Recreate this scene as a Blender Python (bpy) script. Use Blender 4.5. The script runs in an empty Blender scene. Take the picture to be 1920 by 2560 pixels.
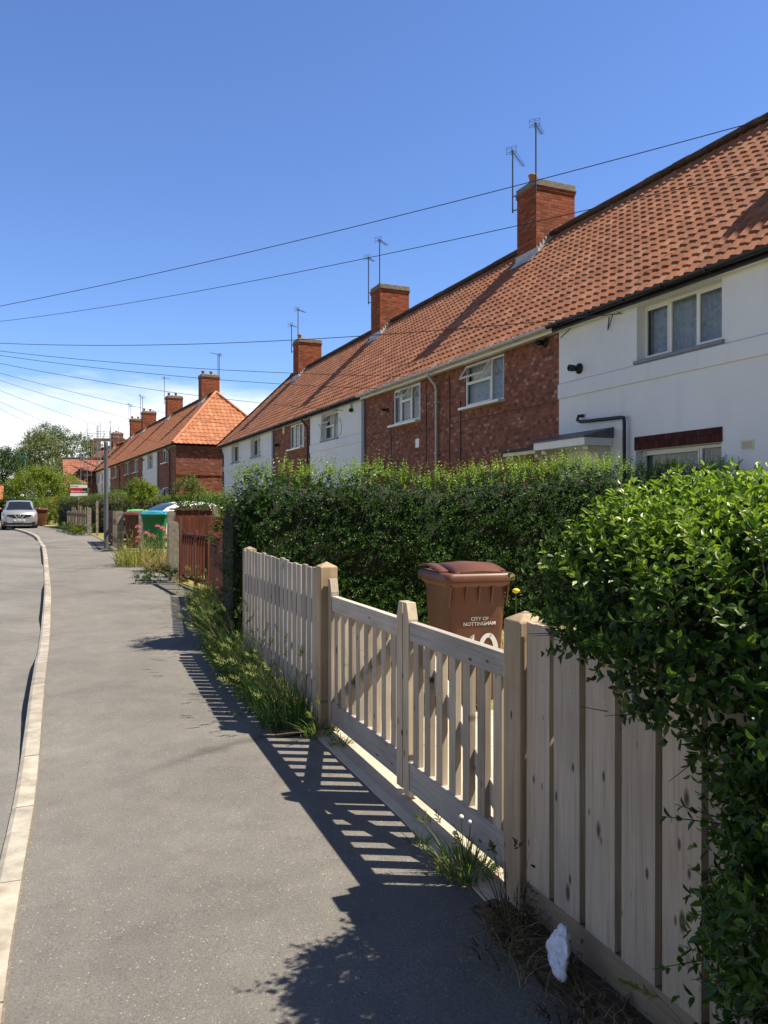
import bpy, bmesh, math, random
import numpy as np
from mathutils import Vector, Matrix, noise as mnoise
R = math.radians
rng = np.random.default_rng(7)
random.seed(7)
sc = bpy.context.scene
COL = sc.collection

# ------------------------------------------------------------------ camera numbers
F = 1980.0; CX = 960.0; CY = 1278.0; EYE = 1.55
GY = [-40, 0, 3, 6, 9, 15, 23, 33, 42, 52, 70, 100, 400]
GZ = [-.5, 0, .01, .035, .085, .2, .38, .55, .64, .76, .95, 1.15, 1.6]
def zg(y): return float(np.interp(y, GY, GZ))
def at(x, y, Y): return Vector(((x-CX)/F*Y, Y, EYE-(y-CY)/F*Y))
def gp(x, y):
    Y = 10.0
    for _ in range(60): Y = .5*Y+.5*F*(EYE-zg(Y))/(y-CY)
    return Vector(((x-CX)/F*Y, Y, zg(Y)))

# ------------------------------------------------------------------ mesh builder
class MB:
    def __init__(s): s.v=[]; s.f=[]; s.sm=[]
    def add(s, vs, fs, smooth=False):
        b=len(s.v); s.v+= [tuple(map(float,v)) for v in vs]
        s.f+= [tuple(b+i for i in f) for f in fs]; s.sm+= [smooth]*len(fs); return s
    def box(s,x0,x1,y0,y1,z0,z1):
        return s.add([(x0,y0,z0),(x1,y0,z0),(x1,y1,z0),(x0,y1,z0),(x0,y0,z1),(x1,y0,z1),(x1,y1,z1),(x0,y1,z1)],
            [(0,3,2,1),(4,5,6,7),(0,1,5,4),(1,2,6,5),(2,3,7,6),(3,0,4,7)])
    def quad(s,a,b,c,d): return s.add([a,b,c,d],[(0,1,2,3)])
    def prism(s,poly,axis,a,b,smooth=False):
        # poly: list of 2D, extruded along axis from a to b
        def P(q,t):
            return {'x':(t,q[0],q[1]),'y':(q[0],t,q[1]),'z':(q[0],q[1],t)}[axis]
        n=len(poly); vs=[P(q,a) for q in poly]+[P(q,b) for q in poly]
        fs=[(i,(i+1)%n,n+(i+1)%n,n+i) for i in range(n)]
        s.add(vs,fs,smooth); s.add(vs,[tuple(range(n))[::-1],tuple(range(n,2*n))]); return s
    def tube(s,pts,r,n=8,cap=True,smooth=True):
        pts=[Vector(p) for p in pts]; m=len(pts); rr=r if isinstance(r,(list,tuple)) else [r]*m
        vs=[]; up=Vector((0,0,1)); prev=None
        for i,p in enumerate(pts):
            d=(pts[min(i+1,m-1)]-pts[max(i-1,0)]).normalized()
            if prev is None:
                a=d.cross(up)
                if a.length<.05: a=d.cross(Vector((1,0,0)))
            else: a=prev-d*prev.dot(d)
            a.normalize(); prev=a; b=d.cross(a)
            for k in range(n):
                t=2*math.pi*k/n; vs.append(p+(a*math.cos(t)+b*math.sin(t))*rr[i])
        fs=[(i*n+k,i*n+(k+1)%n,(i+1)*n+(k+1)%n,(i+1)*n+k) for i in range(m-1) for k in range(n)]
        s.add(vs,fs,smooth)
        if cap: s.add(vs,[tuple(range(n))[::-1],tuple(range((m-1)*n,m*n))])
        return s
    def lathe(s,prof,n=16,c=(0,0,0),axis='z',smooth=True):
        vs=[]
        for r,z in prof:
            for k in range(n):
                t=2*math.pi*k/n; q=(r*math.cos(t),r*math.sin(t),z)
                if axis=='x': q=(q[2],q[0],q[1])
                if axis=='y': q=(q[0],q[2],q[1])
                vs.append((c[0]+q[0],c[1]+q[1],c[2]+q[2]))
        m=len(prof)
        s.add(vs,[(i*n+k,i*n+(k+1)%n,(i+1)*n+(k+1)%n,(i+1)*n+k) for i in range(m-1) for k in range(n)],smooth)
        if prof[0][0]>1e-4: s.add(vs[:n],[tuple(range(n))[::-1]])
        if prof[-1][0]>1e-4: s.add(vs[-n:],[tuple(range(n))])
        return s
    def loft(s,rings,closed=True,cap=True,smooth=True):
        n=len(rings[0]); vs=[p for r in rings for p in r]; m=len(rings)
        kk=n if closed else n-1
        s.add(vs,[(i*n+k,i*n+(k+1)%n,(i+1)*n+(k+1)%n,(i+1)*n+k) for i in range(m-1) for k in range(kk)],smooth)
        if cap: s.add(vs,[tuple(range(n))[::-1],tuple(range((m-1)*n,m*n))])
        return s
    def build(s,name,mat,parent=None,loc=None,rz=0,bevel=0,recalc=True,seg=2):
        me=bpy.data.meshes.new(name); me.from_pydata(s.v,[],s.f)
        me.polygons.foreach_set('use_smooth',s.sm)
        if recalc:
            bm=bmesh.new(); bm.from_mesh(me)
            bmesh.ops.recalc_face_normals(bm,faces=bm.faces); bm.to_mesh(me); bm.free()
        uvmap(me)
        if mat: me.materials.append(mat)
        return link(name,me,parent,loc,rz,bevel,seg)
def uvmap(me):
    uv=me.uv_layers.new(name='UVMap'); n=len(me.loops)
    if n==0: return
    co=np.empty(len(me.vertices)*3); me.vertices.foreach_get('co',co); co=co.reshape(-1,3)
    vi=np.empty(n,dtype=np.int32); me.loops.foreach_get('vertex_index',vi)
    nm=np.empty(len(me.polygons)*3); me.polygons.foreach_get('normal',nm); nm=np.abs(nm.reshape(-1,3))
    lt=np.empty(len(me.polygons),dtype=np.int32); me.polygons.foreach_get('loop_total',lt)
    ax=np.repeat(np.argmax(nm*np.array([1,1,1.05]),1),lt); c=co[vi]
    u=np.where(ax==0,c[:,1],c[:,0]); v=np.where(ax==2,c[:,1],c[:,2])
    uv.data.foreach_set('uv',np.stack([u,v],1).ravel())
def link(name,me,parent=None,loc=None,rz=0,bevel=0,seg=2):
    o=bpy.data.objects.new(name,me); COL.objects.link(o)
    if parent: o.parent=parent
    if loc is not None: o.location=loc
    o.rotation_euler.z=rz
    if bevel:
        m=o.modifiers.new('Bevel','BEVEL'); m.width=bevel; m.segments=seg; m.limit_method='ANGLE'; m.angle_limit=R(40)
    return o
def thing(name,label,cat,loc=(0,0,0),rz=0,group=None):
    o=bpy.data.objects.new(name,None); COL.objects.link(o); o.location=loc; o.rotation_euler.z=rz
    o.empty_display_size=.2
    return tag(o,label,cat,group)
def tag(o,label,cat,group=None,kind=None):
    if label: o['label']=label
    if cat: o['category']=cat
    if group: o['group']=group
    if kind: o['kind']=kind
    return o
def struct(o): o['kind']='structure'; return o
def arr_mesh(name,V,Fc,mat,parent=None,smooth=False):
    """V (n,3), Fc (m,k) numpy -> object"""
    me=bpy.data.meshes.new(name); k=Fc.shape[1]; m=len(Fc)
    me.vertices.add(len(V)); me.vertices.foreach_set('co',np.ascontiguousarray(V,dtype=np.float32).ravel())
    me.loops.add(m*k); me.loops.foreach_set('vertex_index',np.ascontiguousarray(Fc,dtype=np.int32).ravel())
    me.polygons.add(m); me.polygons.foreach_set('loop_start',np.arange(0,m*k,k,dtype=np.int32))
    me.polygons.foreach_set('loop_total',np.full(m,k,dtype=np.int32))
    me.polygons.foreach_set('use_smooth',np.full(m,smooth))
    me.update(calc_edges=True); me.validate()
    if mat: me.materials.append(mat)
    return link(name,me,parent)

# ------------------------------------------------------------------ materials
def newmat(name):
    m=bpy.data.materials.new(name); m.use_nodes=True; nt=m.node_tree
    b=nt.nodes['Principled BSDF']; return m,nt,b
def nd(nt,t,**kw):
    n=nt.nodes.new(t)
    for k,v in kw.items():
        if k.startswith('i_'): n.inputs[k[2:].replace('_',' ')].default_value=v
        else: setattr(n,k,v)
    return n
def ramp(nt,stops,inp=None,interp='LINEAR'):
    r=nt.nodes.new('ShaderNodeValToRGB'); r.color_ramp.interpolation=interp
    e=r.color_ramp.elements
    while len(e)<len(stops): e.new(.5)
    for i,(p,c) in enumerate(stops):
        e[i].position=p; e[i].color=(c,c,c,1) if not hasattr(c,'__len__') else (*c,1)
    if inp is not None: nt.links.new(inp,r.inputs[0])
    return r
def mix(nt,fac,a,b,mode='MIX'):
    m=nt.nodes.new('ShaderNodeMix'); m.data_type='RGBA'; m.blend_type=mode
    for i,v in ((0,fac),(6,a),(7,b)):
        if hasattr(v,'links'): nt.links.new(v,m.inputs[i])
        else: m.inputs[i].default_value=v if i==0 else ((*v,1) if len(v)==3 else v)
    return m.outputs[2]
def coords(nt,kind='Object',scale=(1,1,1),rand=False):
    tc=nt.nodes.new('ShaderNodeTexCoord'); out=tc.outputs[kind]
    if rand:
        oi=nt.nodes.new('ShaderNodeObjectInfo'); a=nd(nt,'ShaderNodeVectorMath',operation='MULTIPLY_ADD')
        cmb=nt.nodes.new('ShaderNodeCombineXYZ')
        for i in range(3): nt.links.new(oi.outputs['Random'],cmb.inputs[i])
        nt.links.new(cmb.outputs[0],a.inputs[0]); a.inputs[1].default_value=(37,53,71); nt.links.new(out,a.inputs[2]); out=a.outputs[0]
    mp=nt.nodes.new('ShaderNodeMapping'); mp.inputs['Scale'].default_value=scale
    nt.links.new(out,mp.inputs[0]); return mp.outputs[0]
def noi(nt,vec,scale,detail=3,rough=.55,out='Fac'):
    n=nd(nt,'ShaderNodeTexNoise'); n.inputs['Scale'].default_value=scale; n.inputs['Detail'].default_value=detail
    n.inputs['Roughness'].default_value=rough; nt.links.new(vec,n.inputs['Vector']); return n.outputs[out]
def bump(nt,b,h,strength=.3,dist=.01):
    n=nd(nt,'ShaderNodeBump'); n.inputs['Strength'].default_value=strength; n.inputs['Distance'].default_value=dist
    nt.links.new(h,n.inputs['Height']); nt.links.new(n.outputs[0],b.inputs['Normal']); return n
def plain(name,c,rough=.6,metal=0,var=.12,scale=6,spec=.5,bmp=0,rand=True):
    m,nt,b=newmat(name); v=coords(nt,'Object',rand=rand); n=noi(nt,v,scale,4)
    lo=tuple(x*(1-var) for x in c); hi=tuple(min(1,x*(1+var)) for x in c)
    r=ramp(nt,[(.3,lo),(.7,hi)],n); nt.links.new(r.outputs[0],b.inputs['Base Color'])
    b.inputs['Roughness'].default_value=rough; b.inputs['Metallic'].default_value=metal
    b.inputs['Specular IOR Level'].default_value=spec
    if bmp: bump(nt,b,noi(nt,v,scale*8,4),bmp,.004)
    return m
def wood(name,light,mid,dark,axis='z',knots=True,rough=.8,gs=1.0,stain=None):
    m,nt,b=newmat(name)
    sc_={'z':(1,1,.045),'x':(.045,1,1),'y':(1,.045,1)}[axis]
    v=coords(nt,'Object',sc_,True); g=noi(nt,v,70*gs,5,.6); w=noi(nt,v,14*gs,3,.5)
    base=ramp(nt,[(.2,dark),(.45,mid),(.7,light)],g).outputs[0]
    big=coords(nt,'Object',(1,1,1) ,True); bn=noi(nt,big,2.2,4)
    base=mix(nt,ramp(nt,[(.4,0),(.68,.5)],bn).outputs[0],base,tuple(x*.62 for x in mid))
    oi=nt.nodes.new('ShaderNodeObjectInfo')
    base=mix(nt,1,base,ramp(nt,[(0,(.72,.70,.68)),(.5,(.95,.95,.95)),(1,(1.12,1.08,1.0))],oi.outputs['Random']).outputs[0],'MULTIPLY')
    if stain:
        base=mix(nt,ramp(nt,[(.5,0),(.75,.6)],w).outputs[0],base,stain)
    if knots:
        ks={'z':(9,.001,3.6),'x':(3.6,.001,9),'y':(9,3.6,.001)}[axis]
        kv=coords(nt,'Object',ks,True); vo=nd(nt,'ShaderNodeTexVoronoi'); vo.inputs['Scale'].default_value=1.0; vo.inputs['Randomness'].default_value=1
        nt.links.new(kv,vo.inputs['Vector'])
        sel=nd(nt,'ShaderNodeSeparateColor'); nt.links.new(vo.outputs['Color'],sel.inputs[0])
        for (vv,thr,rad,inner) in ((vo,.58,.14,.06),(None,.30,.17,.07)):
            if vv is None:
                kv2=coords(nt,'Object',tuple(q*2.1 for q in ks),True); vv=nd(nt,'ShaderNodeTexVoronoi'); vv.inputs['Scale'].default_value=1.0; nt.links.new(kv2,vv.inputs['Vector'])
                sel=nd(nt,'ShaderNodeSeparateColor'); nt.links.new(vv.outputs['Color'],sel.inputs[0])
            k=ramp(nt,[(0,.75),(inner,1),(rad*.75,.55),(rad,0)],vv.outputs['Distance']).outputs[0]
            s2=ramp(nt,[(thr,0),(thr+.04,1)],sel.outputs[0]).outputs[0]
            mm=nd(nt,'ShaderNodeMath',operation='MULTIPLY'); nt.links.new(k,mm.inputs[0]); nt.links.new(s2,mm.inputs[1])
            base=mix(nt,mm.outputs[0],base,tuple(x*.22 for x in dark))
    nt.links.new(base,b.inputs['Base Color']); b.inputs['Roughness'].default_value=rough
    b.inputs['Specular IOR Level'].default_value=.25
    bump(nt,b,g,.35,.004); return m
def brick(name,stops,mortar,bw=.225,bh=.075,ms=.008,off=.5,warp=.25,bmp=.5,dirt=.3):
    m,nt,b=newmat(name); v=coords(nt,'UV')
    br=nd(nt,'ShaderNodeTexBrick',offset=off); br.inputs['Scale'].default_value=1
    br.inputs['Color1'].default_value=(0,0,0,1); br.inputs['Color2'].default_value=(1,1,1,1); br.inputs['Mortar'].default_value=(.5,.5,.5,1)
    br.inputs['Mortar Size'].default_value=ms; br.inputs['Mortar Smooth'].default_value=.2
    br.inputs['Brick Width'].default_value=bw; br.inputs['Row Height'].default_value=bh
    nt.links.new(v,br.inputs['Vector'])
    r=ramp(nt,stops,br.outputs['Color'])
    n=noi(nt,v,9,5,.65); n2=noi(nt,v,1.1,4,.6); n3=noi(nt,v,90,3)
    c=mix(nt,warp,r.outputs[0],ramp(nt,[(.25,tuple(x*.35 for x in stops[1][1])),(.75,stops[-2][1])],n).outputs[0])
    c=mix(nt,1,c,ramp(nt,[(.3,.8),(.7,1.15)],n3).outputs[0],'MULTIPLY')
    c=mix(nt,br.outputs['Fac'],c,mortar)
    c=mix(nt,ramp(nt,[(.45,0),(.75,dirt)],n2).outputs[0],c,tuple(x*.4 for x in stops[1][1]))
    nt.links.new(c,b.inputs['Base Color']); b.inputs['Roughness'].default_value=.88; b.inputs['Specular IOR Level'].default_value=.2
    inv=nd(nt,'ShaderNodeMath',operation='SUBTRACT'); inv.inputs[0].default_value=1; nt.links.new(br.outputs['Fac'],inv.inputs[1])
    ad=nd(nt,'ShaderNodeMath',operation='MULTIPLY_ADD'); nt.links.new(n3,ad.inputs[0]); ad.inputs[1].default_value=.4; nt.links.new(inv.outputs[0],ad.inputs[2])
    bump(nt,b,ad.outputs[0],bmp,.008); return m
def tile(name,stops,moss=.35,mosscol=(.05,.045,.035)):
    m,nt,b=newmat(name); v=coords(nt,'UV')
    fl=nd(nt,'ShaderNodeVectorMath',operation='FLOOR'); nt.links.new(v,fl.inputs[0])
    wn=nd(nt,'ShaderNodeTexWhiteNoise',noise_dimensions='2D'); nt.links.new(fl.outputs[0],wn.inputs['Vector'])
    c=ramp(nt,stops,wn.outputs['Value']).outputs[0]
    n=noi(nt,v,.16,4,.6); n2=noi(nt,v,2.6,5,.7)
    c=mix(nt,ramp(nt,[(.42,0),(.7,moss)],n).outputs[0],c,mosscol)
    c=mix(nt,ramp(nt,[(.5,0),(.72,moss*1.3)],n2).outputs[0],c,mosscol)
    nt.links.new(c,b.inputs['Base Color']); b.inputs['Roughness'].default_value=.8; b.inputs['Specular IOR Level'].default_value=.25
    bump(nt,b,n2,.3,.01); return m
GM=None
def leafmat(name,stops,trans=.35,rough=.38,spec=.5):
    m,nt,b=newmat(name); g=nt.nodes.new('ShaderNodeNewGeometry')
    c=ramp(nt,stops,g.outputs['Random Per Island']).outputs[0]
    v=coords(nt,'Object'); n=noi(nt,v,1.3,3)
    c=mix(nt,1,c,ramp(nt,[(.3,.72),(.7,1.2)],n).outputs[0],'MULTIPLY')
    nt.links.new(c,b.inputs['Base Color']); b.inputs['Roughness'].default_value=rough; b.inputs['Specular IOR Level'].default_value=spec
    t=nt.nodes.new('ShaderNodeBsdfTranslucent'); tc=mix(nt,1,c,(1.5,1.6,.6),'MULTIPLY'); nt.links.new(tc,t.inputs[0])
    mx=nt.nodes.new('ShaderNodeMixShader'); mx.inputs[0].default_value=trans
    nt.links.new(b.outputs[0],mx.inputs[1]); nt.links.new(t.outputs[0],mx.inputs[2])
    nt.links.new(mx.outputs[0],nt.nodes['Material Output'].inputs[0]); return m
def asphalt(name,base,speck,big=.25,sp=.62,crack=False,tan=None):
    m,nt,b=newmat(name); v=coords(nt,'Object')
    n=noi(nt,v,130,4,.7); n1=noi(nt,v,420,2,.6); n2=noi(nt,v,.7,5,.6); n3=noi(nt,v,6,4,.6)
    lo=tuple(x*.62 for x in base); hi=tuple(x*1.35 for x in base)
    c=ramp(nt,[(.3,lo),(.5,base),(.7,hi)],n).outputs[0]
    c=mix(nt,1,c,ramp(nt,[(.3,1-big),(.7,1+big*.7)],n2).outputs[0],'MULTIPLY')
    c=mix(nt,1,c,ramp(nt,[(.3,.9),(.7,1.1)],n3).outputs[0],'MULTIPLY')
    vo=nd(nt,'ShaderNodeTexVoronoi'); vo.inputs['Scale'].default_value=85; nt.links.new(v,vo.inputs['Vector'])
    sel=nd(nt,'ShaderNodeSeparateColor'); nt.links.new(vo.outputs['Color'],sel.inputs[0])
    k=ramp(nt,[(.2,1),(.34,0)],vo.outputs['Distance']).outputs[0]; s2=ramp(nt,[(.80,0),(.99,.8)],sel.outputs[0]).outputs[0]
    mm=nd(nt,'ShaderNodeMath',operation='MULTIPLY'); nt.links.new(k,mm.inputs[0]); nt.links.new(s2,mm.inputs[1])
    c=mix(nt,mm.outputs[0],c,speck)
    s3=ramp(nt,[(.0,.8),(.09,0)],sel.outputs[1]).outputs[0]
    m2=nd(nt,'ShaderNodeMath',operation='MULTIPLY'); nt.links.new(k,m2.inputs[0]); nt.links.new(s3,m2.inputs[1])
    c=mix(nt,m2.outputs[0],c,tuple(x*.3 for x in base))
    if crack:
        # one old dark seam: a soft line in world metres, broken up by noise
        (ax,ay),(bx,by),wd=crack; tcr=nt.nodes.new('ShaderNodeTexCoord'); mpc=nt.nodes.new('ShaderNodeMapping'); mpc.vector_type='TEXTURE'
        mpc.inputs['Location'].default_value=(ax,ay,0); mpc.inputs['Rotation'].default_value=(0,0,math.atan2(by-ay,bx-ax)); nt.links.new(tcr.outputs['Object'],mpc.inputs[0])
        sx=nt.nodes.new('ShaderNodeSeparateXYZ'); nt.links.new(mpc.outputs[0],sx.inputs[0])
        wob=nd(nt,'ShaderNodeMath',operation='MULTIPLY_ADD'); nt.links.new(noi(nt,v,7,6,.65),wob.inputs[0]); wob.inputs[1].default_value=.26; wob.inputs[2].default_value=-.13
        yy=nd(nt,'ShaderNodeMath',operation='ADD'); nt.links.new(sx.outputs[1],yy.inputs[0]); nt.links.new(wob.outputs[0],yy.inputs[1])
        ab=nd(nt,'ShaderNodeMath',operation='ABSOLUTE'); nt.links.new(yy.outputs[0],ab.inputs[0])
        my=ramp(nt,[(0,.75),(wd*.35,.5),(wd,0)],ab.outputs[0]); mx_=ramp(nt,[(0,0),(.25,.35),(.7,1),(.93,1),(1,0)],None)
        nx_=nd(nt,'ShaderNodeMath',operation='DIVIDE'); nt.links.new(sx.outputs[0],nx_.inputs[0]); nx_.inputs[1].default_value=math.hypot(bx-ax,by-ay); nt.links.new(nx_.outputs[0],mx_.inputs[0])
        mz=nd(nt,'ShaderNodeMath',operation='MULTIPLY'); nt.links.new(my.outputs[0],mz.inputs[0]); nt.links.new(mx_.outputs[0],mz.inputs[1])
        c=mix(nt,mz.outputs[0],c,tuple(x*.33 for x in base))
    if tan:
        n5=noi(nt,v,1.6,5,.7); c=mix(nt,ramp(nt,[(.5,0),(.75,.55)],n5).outputs[0],c,tan)
    nt.links.new(c,b.inputs['Base Color']); b.inputs['Roughness'].default_value=.85; b.inputs['Specular IOR Level'].default_value=.3
    ad=nd(nt,'ShaderNodeMath',operation='ADD'); nt.links.new(n,ad.inputs[0]); nt.links.new(n1,ad.inputs[1])
    bump(nt,b,ad.outputs[0],.55,.006); return m
def soil(name,stops,scale=9,bmp=.6):
    m,nt,b=newmat(name); v=coords(nt,'Object'); n=noi(nt,v,scale,6,.7); n2=noi(nt,v,.8,4)
    c=ramp(nt,stops,n).outputs[0]; c=mix(nt,1,c,ramp(nt,[(.3,.75),(.7,1.2)],n2).outputs[0],'MULTIPLY')
    nt.links.new(c,b.inputs['Base Color']); b.inputs['Roughness'].default_value=.95; b.inputs['Specular IOR Level'].default_value=.1
    bump(nt,b,n,bmp,.02); return m
def glassmat(name,tint=(.03,.035,.04),tr=.55):
    m,nt,b=newmat(name)
    b.inputs['Base Color'].default_value=(*tint,1); b.inputs['Roughness'].default_value=.03; b.inputs['Specular IOR Level'].default_value=.9
    v=coords(nt,'Object'); bump(nt,b,noi(nt,v,1.5,2),.02,.05)
    t=nt.nodes.new('ShaderNodeBsdfTransparent'); t.inputs[0].default_value=(.9,.95,.95,1)
    mx=nt.nodes.new('ShaderNodeMixShader'); mx.inputs[0].default_value=tr
    nt.links.new(b.outputs[0],mx.inputs[1]); nt.links.new(t.outputs[0],mx.inputs[2])
    nt.links.new(mx.outputs[0],nt.nodes['Material Output'].inputs[0]); return m
M={}
M['brick']=brick('facade_brick',[(0,(.14,.058,.044)),(.25,(.25,.09,.06)),(.55,(.33,.12,.078)),(.85,(.39,.15,.10)),(1,(.50,.31,.24))],(.17,.11,.085),bw=.125,bh=.077,ms=.007,warp=.16)
M['brick_end']=brick('gable_brick',[(0,(.10,.03,.018)),(.3,(.19,.05,.025)),(.6,(.27,.075,.035)),(.9,(.34,.11,.055)),(1,(.38,.17,.10))],(.14,.09,.07),bw=.3,bh=.1,ms=.012,warp=.3)
M['brick_shade_course']=brick('gable_shade_course_brick',[(0,(.12,.045,.035)),(.3,(.20,.065,.045)),(.6,(.27,.085,.055)),(.9,(.33,.12,.075)),(1,(.42,.24,.17))],(.15,.09,.075),bw=.3,bh=.1,ms=.012,warp=.3)  # duller gable brick for painted eave shade, also the brick course lines
M['brick_chim']=brick('chimney_brick',[(0,(.17,.04,.02)),(.3,(.27,.068,.032)),(.6,(.36,.10,.045)),(.9,(.42,.13,.065)),(1,(.46,.19,.10))],(.16,.07,.045),bw=.225,bh=.078,ms=.009,warp=.35,dirt=.35)
M['lintel']=brick('soldier_brick',[(0,(.05,.015,.015)),(.3,(.08,.025,.022)),(.6,(.10,.03,.025)),(.9,(.12,.04,.03)),(1,(.14,.05,.04))],(.04,.02,.02),bw=.075,bh=.3,ms=.008,off=0)
M['tile']=tile('red_pantile',[(0,(.27,.112,.062)),(.3,(.33,.135,.073)),(.7,(.37,.152,.082)),(1,(.42,.20,.12))],.36,(.09,.052,.038))
M['tile_dull']=tile('dull_red_tile',[(0,(.24,.095,.065)),(.35,(.29,.115,.078)),(.7,(.33,.13,.09)),(1,(.37,.17,.12))],.2)
M['tile_far']=tile('orange_pantile',[(0,(.33,.13,.063)),(.4,(.39,.15,.072)),(.8,(.43,.17,.084)),(1,(.48,.22,.12))],.18,(.22,.09,.05))
M['ridge']=plain('shaded_ridge_tile',(.065,.038,.03),.85,var=.5,scale=5)  # near-black paints the ridge's shaded side and its shadow band
M['ridge_o']=plain('hip_tile',(.46,.18,.095),.85,var=.2,scale=4)
def render_wall():
    m,nt,b=newmat('white_render'); v=coords(nt,'Object',rand=True); n=noi(nt,v,.9,5,.6); n2=noi(nt,coords(nt,'Object',(3,3,.35),True),1.2,4)
    c=ramp(nt,[(.3,(.76,.78,.83)),(.7,(.84,.86,.90))],n).outputs[0]
    c=mix(nt,ramp(nt,[(.55,0),(.8,.25)],n2).outputs[0],c,(.55,.55,.56))
    nt.links.new(c,b.inputs['Base Color']); b.inputs['Roughness'].default_value=.8; b.inputs['Specular IOR Level'].default_value=.25
    bump(nt,b,noi(nt,v,60,4),.12,.006); return m
M['render']=render_wall()
M['greytrim']=plain('grey_paint',(.24,.25,.30),.7,var=.1)
M['upvc']=plain('white_upvc',(.82,.82,.80),.35,var=.04)
M['upvc_dirty']=plain('aged_white_upvc',(.72,.70,.66),.45,var=.12,scale=3)
M['black']=plain('black_plastic',(.012,.012,.013),.4,var=.3)
M['greypipe']=plain('grey_gutter_plastic',(.52,.52,.53),.45,var=.12)
M['bandshadow']=plain('band_shadow_grey',(.50,.50,.56),.8)  # grey stands in for the shadow line over the band
M['lead']=plain('lead_sheet',(.10,.105,.115),.5,var=.25,scale=8)
M['leadlight']=plain('bright_lead_flashing',(.46,.47,.48),.55,var=.2,scale=8)
M['felt']=plain('dark_roof_felt',(.045,.045,.05),.8,var=.3)
M['glass']=glassmat('window_glass',(.06,.08,.11),.55)
M['glass_car']=glassmat('car_glass',(.012,.016,.022),.12)
M['cement']=plain('weathered_cement',(.20,.175,.145),.95,var=.3,scale=10,bmp=.5)
M['concrete']=plain('concrete_post',(.27,.235,.185),.95,var=.3,scale=14,bmp=.6)
M['concrete_path']=plain('concrete_slab',(.50,.43,.33),.95,var=.2,scale=3,bmp=.4,rand=False)
M['pot']=plain('terracotta',(.40,.15,.08),.8,var=.2)
M['steel']=plain('galvanised_steel',(.40,.41,.43),.45,.6,var=.15)
M['aerial']=plain('aerial_metal',(.06,.065,.075),.5,.3,var=.2)
M['wire']=plain('wire_sheath',(.008,.012,.03),.6,var=.1)
M['curtain']=plain('lace_curtain',(.86,.88,.90),.9,var=.28,scale=14)
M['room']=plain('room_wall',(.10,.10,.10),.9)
M['door_red']=plain('red_brown_door',(.12,.03,.018),.5,var=.25)
M['cream']=plain('cream_paint',(.76,.70,.54),.6,var=.08)
M['asphalt']=asphalt('pavement_tarmac',(.180,.166,.150),(.50,.47,.42),tan=(.195,.175,.15),crack=((-1.62,4.55),(-.76,5.42),.10))
M['road']=asphalt('road_tarmac',(.18,.17,.156),(.42,.40,.37))
M['kerb']=plain('kerb_stone',(.36,.325,.275),.95,var=.28,scale=9,bmp=.6,rand=False)
def kerb_vary():
    nt=M['kerb'].node_tree; b=nt.nodes['Principled BSDF']; src=b.inputs['Base Color'].links[0].from_socket
    g=nt.nodes.new('ShaderNodeNewGeometry'); c=mix(nt,1,src,ramp(nt,[(0,(.78,.77,.76)),(.5,(1,1,1)),(1,(1.1,1.06,1.0))],g.outputs['Random Per Island']).outputs[0],'MULTIPLY')
    v=coords(nt,'Object'); st=ramp(nt,[(.55,0),(.72,.6)],noi(nt,v,3.2,6,.7)).outputs[0]; c=mix(nt,st,c,(.22,.19,.155)); nt.links.new(c,b.inputs['Base Color'])
kerb_vary()
M['grassground']=soil('meadow_ground',[(.25,(.05,.07,.018)),(.5,(.10,.12,.035)),(.75,(.22,.18,.07))])
M['lawn']=soil('dry_lawn',[(.25,(.10,.11,.03)),(.5,(.24,.21,.08)),(.75,(.42,.34,.17))],22)
M['joint']=soil('sandy_joint',[(.25,(.16,.13,.09)),(.5,(.24,.20,.15)),(.75,(.32,.28,.21))],40)
M['dirt']=soil('dry_soil',[(.25,(.05,.035,.025)),(.5,(.12,.09,.06)),(.75,(.24,.19,.13))],30)
M['wood_near']=wood('weathered_board',(.55,.475,.38),(.455,.385,.30),(.28,.23,.175))
M['wood_rail']=wood('weathered_rail',(.58,.53,.475),(.48,.435,.385),(.27,.24,.21),'x')
M['wood_gravel']=wood('dark_gravel_board',(.36,.30,.22),(.28,.225,.165),(.16,.125,.09),'x')  # darker, browner tone than the other rails
M['wood_gate']=wood('gate_wood',(.61,.52,.41),(.51,.43,.33),(.33,.265,.195))
M['wood_pick']=wood('silvered_picket',(.56,.50,.435),(.46,.41,.355),(.27,.235,.20),stain=(.19,.17,.165))
M['wood_post']=wood('timber_post',(.52,.40,.27),(.43,.32,.21),(.28,.20,.13),gs=.6)
M['wood_red']=wood('red_stained_wood',(.19,.055,.03),(.14,.04,.024),(.06,.022,.016),knots=False,stain=(.20,.13,.10))
M['wood_redx']=wood('red_stained_rail',(.17,.05,.03),(.12,.036,.024),(.06,.022,.016),'x',False,stain=(.20,.13,.10))
M['wood_dark']=wood('dark_brown_wood',(.09,.035,.025),(.06,.024,.018),(.025,.012,.01),knots=False)
M['wood_mix']=wood('faded_mixed_wood',(.55,.47,.35),(.38,.30,.21),(.17,.12,.085),knots=False,stain=(.14,.10,.07))
M['petal']=leafmat('pink_petal',[(0,(.55,.16,.30)),(.5,(.72,.28,.44)),(1,(.80,.42,.55))],.3,.6,.2)
M['bark']=wood('bark',(.11,.085,.06),(.07,.055,.04),(.03,.022,.017),knots=False)
M['leaf_near']=leafmat('privet_leaf',[(0,(.02,.048,.009)),(.4,(.038,.088,.014)),(.8,(.07,.14,.022)),(1,(.12,.19,.034))],.32,.42,.4)
M['leaf_new']=leafmat('young_privet_leaf',[(0,(.10,.18,.024)),(.5,(.165,.26,.038)),(1,(.29,.36,.08))],.38,.36)
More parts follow.
